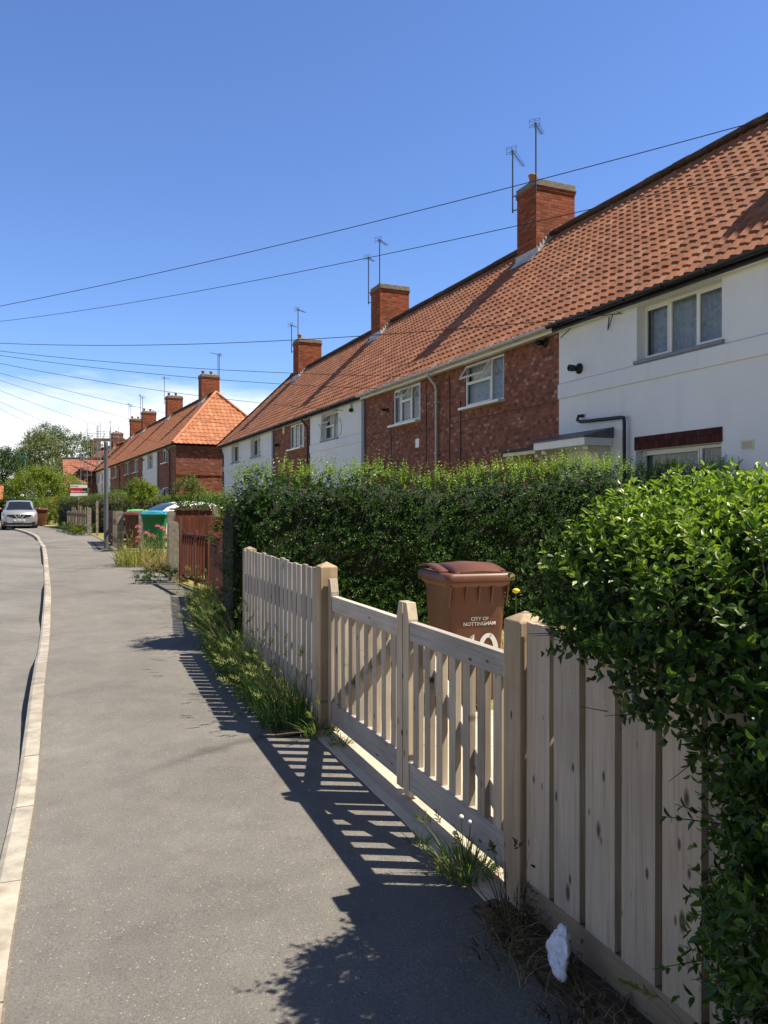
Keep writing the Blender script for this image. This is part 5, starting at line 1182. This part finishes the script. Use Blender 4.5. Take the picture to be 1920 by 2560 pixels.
# ------------------------------------------------------------------ hedges
hm=math.atan2(A.n.y,A.n.x)
o=Vector((-1.50,8.25,zg(8.3)))
hedge('tall dark clipped privet hedge running from the picket fence to the houses',o-A.n*.18,hm,8.2,1.0,
      lambda x: 1.86+.038*x+.05*np.sin(x*1.7)+.03*np.sin(x*4.1),M['leaf_hedge'],M['leaf_new'],9600,.039,ends=(1,0),z0=.02,new=1050,newlen=.15,slen=.14,rough=.10,bias=.74)
# near hedge overhanging the boarded fence: union of ellipsoids
nh=thing('hedge','overgrown near hedge spilling over the boarded fence, bright new leaves on top','hedge',(0,0,0))
NE=[((1.10,2.52,1.20),(.55,.48,.37)),((1.30,2.15,1.18),(.64,.58,.39)),((1.30,1.62,.68),(.52,.42,.76)),((1.95,2.5,1.12),(.8,.8,.45)),((2.1,1.3,.90),(.9,.9,.56)),((1.85,3.2,1.0),(.5,.5,.42)),((1.75,2.0,.65),(.5,.9,.65)),((1.6,1.85,1.12),(.5,.5,.36)),((1.45,2.1,.55),(.40,.85,.52)),((1.07,1.74,.50),(.30,.26,.60))]
def near_ok(P):   # keep foliage out of the camera's face and behind the boards low down
    return (P[:,0]>.34)
P,n=ell_points(NE,30000); dn=.07*vary(P[:,0],P[:,1],P[:,2],4,2)[:,None]; P=P+n*dn
# bare gap under the overhang: thin out foliage that would cover the first boards low down
sL=(P[:,0]-C1.x)*FD.x+(P[:,1]-C1.y)*FD.y; oL=(P[:,0]-C1.x)*FN.x+(P[:,1]-C1.y)*FN.y
ok=near_ok(P)&~((sL>-.97)&(oL>-.03)&(P[:,2]<1.03+.07*np.sin(sL*7)))&(P[:,2]>.03); P=P[ok]; n=n[ok]; N=len(P)
D=n*.8+rng.normal(0,.5,(N,3))+np.array([-.1,0,.25]); L_=rng.uniform(.06,.16,N)
p,a,m,l=shoot_leaves(P-n*np.abs(rng.normal(0,.06,(N,1))),D,L_,.040,8)
def trim(p,a,m,l):
    s_=(p[:,0]-C1.x)*FD.x+(p[:,1]-C1.y)*FD.y; o_=(p[:,0]-C1.x)*FN.x+(p[:,1]-C1.y)*FN.y
    bad=((s_>-.97)&(o_>-.06)&(p[:,2]<1.045+.035*np.sin(s_*9)))|((s_>-.30)&(o_>-.30)&(p[:,2]<1.22+.5*np.clip(s_+.30,0,1)))
    bad|=(s_>-.44)&(o_>-.20)&(p[:,2]<1.27+.03*np.sin(s_*30))
    k=~bad; return p[k],a[k],m[k],l[k]
p,a,m,l=trim(p,a,m,l)
leaves('foliage',p,a,m,l,.55,M['leaf_near'],nh)
stems('twigs',P[::6],D[::6],L_[::6],.0022,M['bark'],nh)
# new growth on the upper side
P,n=ell_points(NE[:2]+NE[3:5]+NE[7:8],12000); k=(n[:,2]+rng.normal(0,.18,len(n))>.5)&near_ok(P); P=P[k][:4300]; n=n[k][:4300]; N=len(P)
D=n*.45+rng.normal(0,.3,(N,3))+np.array([-.08,0,.9]); L_=rng.uniform(.06,.17,N)
p,a,m,l=trim(*shoot_leaves(P,D,L_,.043,10,.75)); leaves('young_shoots',p,a,m,l,.46,M['leaf_new'],nh); stems('twigs',P[::2],D[::2],L_[::2],.0018,M['leaf_new'],nh)
# long whips: sprays reaching out over the pavement and in front of the boards
W=[((.72,2.75,1.40),(-.75,-.05,.1),.22),((.68,2.45,1.30),(-.8,.0,.0),.30),((.60,2.95,1.15),(-.3,.2,-.25),.22),((.72,2.60,1.10),(-.45,.3,-.2),.22),((.85,2.1,1.2),(-.5,-.1,-.1),.22),((.95,1.92,.95),(-.6,.1,-.1),.2),((.93,1.85,.66),(-.85,.2,.1),.25),((.93,1.80,.42),(-.8,.2,.15),.24),((.78,1.7,.2),(-.6,.2,.3),.22),((.75,2.0,1.60),(-.8,-.1,.2),.22),((.66,1.75,1.5),(-.8,.2,.2),.30),((.70,2.62,.66),(-.5,.25,.05),.16),((.72,2.72,1.15),(-.6,.3,-.1),.24),((.82,1.9,1.25),(-.5,.1,.1),.25)]
B=[];D=[];Ls=[]
for b,d,L in W:
    for k in range(3): B.append(np.array(b)+rng.normal(0,.05,3)); D.append(np.array(d)+rng.normal(0,.22,3)); Ls.append(L*rng.uniform(.7,1.2))
B=np.array(B);D=np.array(D);Ls=np.array(Ls)
k=~(((B[:,1]>2.5)&(B[:,2]<1.3))|(B[:,2]>1.42)); B=B[k];D=D[k];Ls=Ls[k]
p,a,m,l=shoot_leaves(B,D,Ls,.043,16,.85); leaves('twig_sprays',p,a,m,l,.55,M['leaf_near'],nh); stems('twig_sprays',B,D,Ls,.003,M['bark'],nh)  # second mesh is only the bare twigs carrying these leaves
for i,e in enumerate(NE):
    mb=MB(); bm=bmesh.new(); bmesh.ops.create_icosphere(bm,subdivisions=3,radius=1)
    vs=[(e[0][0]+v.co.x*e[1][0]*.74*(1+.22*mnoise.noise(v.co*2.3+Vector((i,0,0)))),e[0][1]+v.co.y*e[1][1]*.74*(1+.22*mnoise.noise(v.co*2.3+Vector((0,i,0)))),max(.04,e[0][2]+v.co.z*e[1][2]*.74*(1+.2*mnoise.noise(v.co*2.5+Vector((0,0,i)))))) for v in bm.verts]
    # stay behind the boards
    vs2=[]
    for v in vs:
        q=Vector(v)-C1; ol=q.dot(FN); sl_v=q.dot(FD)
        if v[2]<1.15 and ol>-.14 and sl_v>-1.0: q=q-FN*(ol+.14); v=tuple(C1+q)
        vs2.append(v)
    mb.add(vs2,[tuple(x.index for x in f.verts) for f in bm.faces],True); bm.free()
    mb.build('dark_core',M['hedge_core'],nh)  # dark lump stands in for the hedge's shaded inside
# middle distance hedges
hd_=on_line(45)-on_line(34.5); hr_=Vector((hd_.y,-hd_.x,0)).normalized(); o=on_line(34.5)+hr_*1.85
hedge('olive brown clipped hedge behind the faded pickets',(o.x,o.y,zg(38)),math.atan2(hd_.y,hd_.x),hd_.length,1.4,lambda x:1.62+.012*x+.04*np.sin(x*2),M['leaf_olive'],M['leaf_mid'],4200,.07,new=500,newlen=.12,fine=False,rough=.08,slen=.16,bias=.5)
o=at(300,1300,31); hedge('level green garden hedge behind the bins and white car',(o.x,31,zg(31)),R(14),7.5,.9,lambda x:1.58+.03*np.sin(x*2),M['leaf_olive'],M['leaf_mid'],2600,.065,new=400,newlen=.1,fine=False,slen=.15)
o=at(236,1300,43); hedge('lush green hedge below the far terrace beside the sale board',(o.x,43,zg(43)),R(20),9,1.4,lambda x:1.75+.12*np.sin(x*1.3),M['leaf_mid'],M['leaf_lime'],2600,.085,new=400,newlen=.2,fine=False,slen=.22)
o=at(-40,1290,60); hedge('low green hedge across the bend at the left edge',(o.x,60,zg(60)),R(5),5.5,1.2,lambda x:1.5+.05*np.sin(x),M['leaf_dark'],M['leaf_mid'],1500,.1,new=300,newlen=.15,fine=False,slen=.22)

# ------------------------------------------------------------------ shrubs and trees
def plant(name,label,cat,base,ells,n,leaf,mat,trunk=None,r=.06,clump=.35,nl=7,group=None,wid=.5,up=.4,limbs=7,deep=.35):
    t=thing(name,label,cat,base,0,group); b=np.array(base)
    E=[((e[0],e[1],e[2]),(e[3],e[4],e[5])) for e in ells]
    P,nn=ell_points(E,n); c=np.array([e[0] for e in E]).mean(0)
    P=P-nn*np.abs(rng.normal(0,deep,(len(P),1)))*np.array([e[3] for e in ells]).mean()
    P=P+nn*(clump*.9*vary(P[:,0],P[:,1],P[:,2],1.1/max(clump,.1)*.5,4))[:,None]
    keep=vary(P[:,0],P[:,1],P[:,2],.9/max(clump,.1),11)>-.22; P=P[keep]; nn=nn[keep]; N=len(P)
    D=nn*.7+rng.normal(0,.55,(N,3))+np.array([0,0,up]); L=clump*rng.uniform(.5,1.3,N)
    p,a,m,l=shoot_leaves(P,D,L,leaf,nl,.8); leaves('crown',p,a,m,l,wid,mat,t,False)
    top=max(e[2] for e in ells)
    mb=MB()
    if trunk is not None:
        mb.tube([(0,0,-.15),(r*.5,0,trunk*.5),(0,r*.4,trunk),(ells[0][0]*.5,ells[0][1]*.5,top*.85)],[r*1.25,r,r*.8,r*.25],9)
    else: mb.tube([(0,0,-.1),(0,0,top*.7)],[r,r*.3],6)
    for k in range(limbs):
        e=ells[k%len(ells)]; d=rdir(1)[0]; z0=(trunk or .1)*(.75+.4*random.random())
        q=(e[0]+d[0]*e[3]*.6,e[1]+d[1]*e[4]*.6,max(z0+.1,e[2]+d[2]*e[5]*.5)); mb.tube([(0,0,z0),(q[0]*.45,q[1]*.45,z0+(q[2]-z0)*.6),q],[r*.5,r*.32,r*.1],6)
    mb.build('trunk',M['bark'],t)
    return t
def W_(x,Y): return (x-CX)/F*Y
# big tree behind the bend
B0=(W_(140,105),105,1.1)
plant('tree','large round headed tree with silvery left side behind the far roofs','tree',B0,[(0,0,7.0,4.6,4.5,4.2),(-3.0,-.5,6.6,2.6,2.5,3.0),(3.4,0,7.2,2.8,3,3.2),(-1.0,0,9.4,2.8,3,2.2),(.8,-1,4.6,5,3.5,2.4)],7500,.30,M['leaf_tree'],2.5,.35,1.0,8,deep=.3)
plant('tree','paler loose tree standing in front of the large round tree','tree',(W_(100,98),98,1.1),[(0,0,7.2,2.2,2.2,2.8),(-1.6,0,6.0,1.9,2,2.0),(1.2,0,5.6,2.0,2,2.2),(.9,0,8.6,1.5,1.5,1.5)],3200,.26,M['leaf_pale'],2.5,.25,.9,8)
plant('tree','dark dense tree cut by the left edge of the picture','tree',(W_(5,92),92,1.0),[(0,0,4.6,3.2,3,3.2),(-2.5,0,5.2,2.5,3,3),(1.0,0,6.0,1.9,2,1.6)],4200,.28,M['leaf_dark'],1.6,.28,.9,8)
plant('tree','slender tree top showing over the near roof end','tree',(W_(617,95),95,1.2),[(0,0,10.6,.7,.7,1.5),(.3,0,9.0,1.2,1.2,1.6)],260,.24,M['leaf_pale'],8,.16,.7,7)
plant('bush','bright lime green spreading bush beyond the silver car','bush',(W_(95,60),60,.9),[(0,0,2.0,2.2,1.8,1.9),(-1.3,0,1.6,1.3,1.3,1.5),(1.6,.3,1.7,1.5,1.5,1.6),(.3,0,3.0,1.3,1.3,1.0),(2.5,.4,1.2,1.2,1.2,1.2)],5200,.17,M['leaf_lime'],.5,.14,.6,8,up=.8)
plant('bush','dark leafy bush beneath the orange one beside the bend','bush',(W_(105,54),54,.8),[(0,0,.9,1.2,1,.95),(1.5,.3,.8,1.2,1,.9),(-1.6,0,.7,1,1,.8)],1100,.14,M['leaf_mid'],.2,.08,.4,8)
plant('bush','small orange leaved bush near the for sale board','bush',(W_(138,51),51,.8),[(0,0,1.25,.46,.4,.45),(.3,.1,1.0,.4,.4,.4)],330,.11,M['leaf_orange'],.3,.05,.25,7)
plant('bush','green bush filling the gap left of the olive hedge','bush',(W_(118,49),49,.75),[(0,0,.75,.8,.7,.8),(.8,.2,.9,.9,.7,.9)],700,.12,M['leaf_lime'],.2,.06,.35,8)
plant('bush','yellow green shrub right of the far bushes under the red roof','bush',(W_(178,62),62,.9),[(0,0,1.9,1.0,1,1.6),(.6,0,1.4,.9,1,1.2)],700,.15,M['leaf_lime'],.4,.08,.4,8)
plant('bush','dark bush against the brick wall of the far terrace','bush',(W_(303,47),47,.75),[(0,0,1.2,1.0,.8,1.2),(-.7,0,.9,.7,.7,.9),(.8,0,1.0,.7,.7,1.0)],800,.12,M['leaf_dark'],.3,.06,.35,8)
plant('small_tree','small rounded pale green tree over the garden hedge','tree',(W_(354,28),28,.46),[(0,0,1.85,.34,.3,.28),(-.2,0,1.65,.26,.2,.22),(.25,0,1.75,.28,.25,.25)],700,.085,M['leaf_lime'],1.2,.04,.2,8)
plant('shrub','tall wispy shrub in front of the dark gable','shrub',(W_(478,24.5),24.5,.42),[(0,0,.85,.5,.4,.8),(-.35,0,1.5,.24,.24,.5),(.25,0,1.35,.32,.3,.55),(.03,0,1.75,.2,.2,.45)],1500,.07,M['leaf_mid'],.3,.04,.26,8,up=1.0)
plant('shrub','rounded shrub between the gable wall and the white corner','shrub',(W_(535,24),24,.42),[(0,0,.8,.5,.4,.75),(.35,0,.7,.4,.35,.65),(.1,0,1.25,.28,.28,.4)],1200,.07,M['leaf_mid'],.3,.04,.24,8,up=.7)

# ------------------------------------------------------------------ grass, weeds and litter
def strip_points(N,pts,w0,w1):
    pts=[Vector(p) for p in pts]; d=[0]
    for a,b in zip(pts,pts[1:]): d.append(d[-1]+(b-a).length)
    s=rng.uniform(0,d[-1],N); x=np.interp(s,d,[p.x for p in pts]); y=np.interp(s,d,[p.y for p in pts]); o=rng.uniform(0,1,N)
    return x,y,o,s
def grass_patch(name,N,pts,w0,w1,h,lean,wd,mat,eavoid=None,label=None,clump=2.2):
    x,y,o,s=strip_points(N,pts,w0,w1)
    cl=vary(x,y,np.zeros(N),clump,3); k=cl>-.28; x,y,o,cl=x[k],y[k],o[k],cl[k]; n=len(x)
    off=w0+(w1-w0)*o; X=x+FN.x*off; Y=y+FN.y*off; Z=np.array([zg(v) for v in Y])
    hh=h*rng.uniform(.35,1.0,n)*(1+.7*cl); ln=np.array([FN.x,FN.y,0])*lean*rng.uniform(-.1,1.2,(n,1))+np.concatenate([rng.normal(0,.25,(n,2)),np.zeros((n,1))],1)
    P=np.stack([X,Y,Z],1); return P,ln,np.clip(hh,.03,2)
gs=[tuple(fl(2.72,0,0)),tuple(fl(5.4,0,0)),(on_line(10).x,10,0),tuple(on_line(12.8))]
P,ln,hh=grass_patch('g',1700,gs,-.04,.28,.36,.36,.007,None)
g=blades('grass',P,ln,hh,np.full(len(P),.0085),M['grass']); tag(g,'long green grass growing along the foot of the picket fences','grass',None,'stuff')
P,ln,hh=grass_patch('g',1100,gs,.0,.36,.20,.6,.01,None); g2=blades('low_blades',P,ln,hh,np.full(len(P),.012),M['grass'],g)
P,ln,hh=grass_patch('g',230,gs,.0,.26,.56,.5,.004,None); blades('flower_stalks',P,ln,hh,np.full(len(P),.004),M['straw'],g)
T=blade_tip(P,ln,hh); D=nrmz(ln*1.4+np.array([0,0,.45])); p,a,m,l=shoot_leaves(T,D,np.full(len(T),.085),.038,16,.35,.3); leaves('ears',p,a,m,l,.16,M['ear'],g,False)
# broad leaved weeds at the fence foot
N=420; x,y,o,s=strip_points(N,gs,0,0); off=.02+.32*o; B=np.stack([x+FN.x*off,y+FN.y*off,np.array([zg(v) for v in y])],1)
D=rng.normal(0,.4,(N,3))+np.array([FN.x*.4,FN.y*.4,.8]); p,a,m,l=shoot_leaves(B,D,rng.uniform(.08,.3,N),.05,10); leaves('weed_leaves',p,a,m,l,.5,M['leaf_mid'],g,False)
# creeping litter of straw at the edge
def straw(par,N,pts,w0,w1,L,mat,name='dry_stalks'):
    x,y,o,s=strip_points(N,pts,0,0); off=w0+(w1-w0)*o; P=np.stack([x+FN.x*off,y+FN.y*off,np.array([zg(v)+.006 for v in y])],1)
    ang=rng.uniform(0,6.28,N); ln=np.stack([np.cos(ang),np.sin(ang),np.zeros(N)],1)*rng.uniform(1.2,2.6,(N,1)); return blades(name,P,ln,L*rng.uniform(.3,1,N)*.5,np.full(N,.004),mat,par)
straw(g,320,gs,.05,.42,.2,M['straw'])
# grass tuft at the farther gate post
def tuft(name,label,c,N,r,h,wd,mat,lean=.5,ears=0,cat='weed',straws=0,group=None):
    t=thing(name,label,cat,c,0,group); a=rng.uniform(0,6.28,N); rr=r*np.sqrt(rng.uniform(0,1,N)); P=np.stack([rr*np.cos(a),rr*np.sin(a),np.zeros(N)],1)
    ln=P/r*lean+rng.normal(0,.18,(N,3))*np.array([1,1,0]); hh=h*rng.uniform(.3,1,N); blades('blades',P,ln,hh,np.full(N,wd),mat,t)
    if ears:
        k=rng.choice(N,ears); hh2=h*rng.uniform(.8,1.35,ears); blades('stalks',P[k],ln[k]*.6,hh2,np.full(ears,.0035),M['straw'],t); T=blade_tip(P[k],ln[k]*.6,hh2)
        p,a_,m,l=shoot_leaves(T,nrmz(ln[k]*.8+np.array([0,0,.6])),np.full(ears,.07),.034,14,.35,.3); leaves('ears',p,a_,m,l,.18,M['ear'],t,False)
    if straws:
        a=rng.uniform(0,6.28,straws); P=np.stack([r*1.3*np.cos(a)*rng.uniform(0,1,straws),r*1.3*np.sin(a)*rng.uniform(0,1,straws),np.full(straws,.008)],1); an=rng.uniform(0,6.28,straws)
        blades('dry_stalks',P,np.stack([np.cos(an),np.sin(an),np.zeros(straws)],1)*rng.uniform(.8,2.4,(straws,1)),rng.uniform(.03,.12,straws),np.full(straws,.004),M['straw'],t)
    return t
q=gp(800,1835); tuft('grass_tuft','small grass tuft at the foot of the farther gate post',(q.x,q.y,q.z),110,.13,.18,.006,M['grass'],.9,6,straws=60)
q=gp(760,1800); tuft('grass_tuft','tall grass clump against the post of the picket fence',(q.x+.02,q.y+.05,q.z),150,.16,.34,.008,M['grass'],.6,10,straws=40)
q=gp(1165,2185); t=tuft('grass_tuft','grass tuft with white clover heads beside the nearer gate leaf',(q.x,q.y,q.z),170,.12,.20,.007,M['grass'],.8,6,straws=110)
for dx,dy,dz in ((-.02,.0,.24),(.02,.02,.21),(-.05,-.02,.18)):
    MB().tube([(dx*.4,dy*.4,0),(dx,dy,dz)],.0018,5).build('stem',M['leaf_mid'],t); MB().lathe([(0,-.008),(.009,-.004),(.011,.003),(.007,.010),(0,.012)],10,(dx,dy,dz)).build('flower_head',M['flower_white'],t)
q=gp(1050,2110); tuft('grass_tuft','tiny sprig of grass on the concrete sill edge',(q.x,q.y,q.z),22,.05,.10,.006,M['grass'],.9)
q=gp(850,1868); tuft('grass_tuft','low grass tuft at the gate sill corner',(q.x,q.y,q.z),60,.07,.11,.007,M['grass'],.9,straws=30)
# dry dead weeds round the near post and under the boards
dp=[tuple(fl(.05,.0,0)),tuple(fl(-1.4,.0,0))]
def dead(label,s,o,N,r,h):
    c=fl(s,o,0); t=tuft('dead_weed',label,(c.x,c.y,zg(c.y)),int(N*.55),r,h,.005,M['deadleaf'],.9,straws=90)
    B=np.stack([rng.normal(0,r*.7,26),rng.normal(0,r*.7,26),np.abs(rng.normal(0,h*.35,26))],1)[:12]; p,a,m,l=shoot_leaves(B,rng.normal(0,.4,(12,3))+np.array([0,0,.5]),rng.uniform(.05,.16,12),.028,8); leaves('withered_leaves',p,a,m,l,.5,M['deadleaf'],t,False); return t
dead('dark withered weed clump at the foot of the near gate post',-.08,.06,90,.11,.32); dead('flattened dead stalks beside the white plastic bag',-.22,.16,70,.16,.12); dead('tangle of dry stalks under the middle boards',-.55,.12,90,.18,.12); dead('dry weeds at the lower right corner under the hedge',-.85,.10,80,.16,.16)
d=arr=None
# soil strip at fence foot (near)
V=[];Fc=[];k=0
for i,s in enumerate(np.linspace(.14,-2.4,40)):
    for j,o in enumerate((-.10,.03,.09,.15+.05*mnoise.noise(Vector((s*5,0,2))))):
        q=fl(s,o,0); V.append((q.x,q.y,zg(q.y)+(.028,.022,.014,-.004)[j]+.012*mnoise.noise(Vector((s*11,o*11,0)))*(j<3)))
    if i: Fc+= [((i-1)*4+j,(i-1)*4+j+1,i*4+j+1,i*4+j) for j in range(3)]
struct(arr_mesh('fence_foot_soil',np.array(V),np.array(Fc),M['dirt'],smooth=True))
V=[];Fc=[]
L_s=[fl(s,0,0) for s in np.linspace(2.6,5.6,30)]+[on_line(y) for y in np.linspace(8.7,13,24)]
for i,q0 in enumerate(L_s):
    for j,o in enumerate((-.12,.05,.18,.33+.09*mnoise.noise(Vector((q0.y*2.2,0,2))))):
        q=q0+FN*o; V.append((q.x,q.y,zg(q.y)+(.03,.024,.014,-.006)[j]+.012*mnoise.noise(Vector((q.x*8,q.y*8,0)))*(j<3)))
    if i: Fc+= [((i-1)*4+j,(i-1)*4+j+1,i*4+j+1,i*4+j) for j in range(3)]
struct(arr_mesh('picket_foot_soil',np.array(V),np.array(Fc),M['dirt'],smooth=True))
# bright ripe grass stem lower right
t=thing('ripe_grass','single ripe grass stem arching in front of the boards at the bottom','weed',(.87,1.78,0))
st=[(0,0,0),(-.05,.09,.16),(-.13,.22,.275),(-.17,.29,.30)]; MB().tube(st,[.0022,.002,.0016,.0012],5).build('stalk',M['ear'],t)
p,a,m,l=shoot_leaves(np.array([[-.155,.265,.293]]),np.array([[-.10,.08,.005]]),np.array([.10]),.030,26,.28,.2); leaves('ear',p,a,m,l,.24,M['ear'],t)
# weeds around the middle distance drive
q=gp(372,1398)
tuft('grass_tuft','pale straw coloured grass clump in front of the green bin',(W_(345,18.6),18.6,zg(18.6)),620,.50,.62,.016,M['straw_green'],.55,90,straws=160)
tuft('grass_tuft','dry tan grass beside the rounded concrete post',(W_(400,17.2),17.2,zg(17.2)),360,.36,.55,.012,M['straw'],.5,40,straws=150)
v=thing('flowering_plant','pink flowering valerian plant in front of the green bin','plant',(W_(378,18.9),18.9,zg(18.9)))
B=rng.normal(0,.22,(60,3))*np.array([1.5,.8,0]); D=rng.normal(0,.2,(60,3))+np.array([0,0,1]); Lv=rng.uniform(.25,.6,60); p,a,m,l=shoot_leaves(B,D,Lv,.075,10,.8); leaves('leaves',p,a,m,l,.4,M['leaf_mid'],v,False)
for x,y in ((345,1318),(349,1330),(346,1345),(344,1354),(365,1334),(376,1340),(388,1343),(394,1316),(406,1320),(410,1326),(411,1345)):
    w=at(x,y,18.8); b=Vector((w.x,w.y,w.z))-Vector(v.location); mb=MB().tube([(b.x*.6,b.y,0),(b.x*.9,b.y,b.z*.6),b],.006,5); mb.build('stem',M['leaf_mid'],v)
    r_=random.uniform(.03,.055); u_=rdir(110); u_[:,2]=np.abs(u_[:,2])*1.1-.25; leaves('flower_head',np.array(b)+u_*r_*rng.uniform(.4,1.15,(110,1)),u_,rdir(110),np.full(110,.028),.6,M['petal'],v,False)
plant('weed','dark leafy weed sprawling at the back of the pavement by the rounded post','weed',(W_(385,14.9),14.9,zg(14.9)),[(0,0,.14,.28,.2,.14),(.22,.1,.16,.24,.2,.15),(-.2,0,.1,.2,.2,.1)],260,.05,M['leaf_dark'],None,.01,.14,8,limbs=3)
plant('weed','green weeds at the foot of the faded pickets','weed',(W_(186,36),36,zg(36)),[(0,0,.16,.6,.3,.16),(.9,-1.0,.2,.4,.3,.2),(-.6,.6,.2,.4,.3,.2)],260,.08,M['leaf_mid'],None,.01,.2,8,limbs=3)
plant('weed','grassy weed at the foot of the driveway concrete post','weed',(W_(208,33.2),33.2,zg(33.2)),[(0,0,.2,.3,.2,.22),(-.5,.4,.2,.3,.2,.2)],220,.07,M['leaf_lime'],None,.01,.18,8,limbs=3)
yl=thing('wild_flower','single yellow flower in the grass behind the near gate post','flower',(W_(1286,5.0),5.0,.09)); MB().tube([(0,0,0),(.01,0,.95)],.004,5).build('stem',M['leaf_mid'],yl); MB().lathe([(0,-.01),(.022,0),(.026,.012),(.01,.022),(0,.02)],9,(.01,0,.95)).build('flower_head',M['flower_yellow'],yl)
# garden grass
N=5200; X=rng.uniform(-2.2,4.5,N); Y=rng.uniform(5.6,8.6,N); keep=np.array([((Vector((x,y,0))-C1).dot(FN)<-.35) and ((Vector((x,y,0))-C1).dot(FD)>2.4 or x>3.2) for x,y in zip(X,Y)]); X=X[keep];Y=Y[keep]; P=np.stack([X,Y,np.array([zg(v)+.06 for v in Y])],1)
gg=blades('garden_grass',P,rng.normal(0,.5,(len(P),3))*np.array([1,1,0]),rng.uniform(.04,.14,len(P)),np.full(len(P),.007),M['straw']); tag(gg,'parched yellow grass in the garden behind the gates','grass',None,'stuff')
# plastic bag
c=fl(-.39,.05,0); bag=thing('plastic_bag','crumpled white plastic bag lying against the foot of the boards','bag',(c.x,c.y,zg(c.y)+.035),FROT)
vs=[];nu,nv=20,22
for j in range(nv+1):
    v=j/nv; ww=.052*math.sin(math.pi*min(1,.06+v*.94))**.55*(1-.25*v)+.002; tk=.013*math.sin(math.pi*min(1,.08+v*.9))**.7+.002
    cx_=-.055+.085*v+.012*math.sin(v*5); cy_=.075-.07*v; cz_=.01+.125*v
    for i in range(nu):
        a=2*math.pi*i/nu; q=Vector((math.cos(a),math.sin(a),v*3)); k=1+.30*mnoise.noise(q*1.6)+.28*abs(mnoise.noise(q*3.4))
        vs.append((cx_+ww*math.cos(a)*k,cy_+tk*math.sin(a)*k+.014*mnoise.noise(q*2.3+Vector((9,0,0))),max(.003,cz_+.012*mnoise.noise(q*2.9+Vector((0,7,0))))))
fs=[(j*nu+i,j*nu+(i+1)%nu,(j+1)*nu+(i+1)%nu,(j+1)*nu+i) for j in range(nv) for i in range(nu)]+[tuple(range(nu))[::-1],tuple(range(nv*nu,nv*nu+nu))]
MB().add(vs,fs,True).build('film',M['bag'],bag)
# worn white paint marks and patch on the pavement
m=MB(); rg=[]
for t in np.linspace(0,1,14):
    q=gp(242+62*t,1422-8*math.sin(t*2.2)); ww=.05*math.sin(math.pi*min(1,t*1.1+.05))+.012; rg.append([(q.x,q.y-ww,q.z+.004),(q.x,q.y+ww,q.z+.004)])
m.loft(rg,closed=False,cap=False,smooth=False); o=m.build('painted_mark',M['white'],recalc=False); o['kind']='structure'
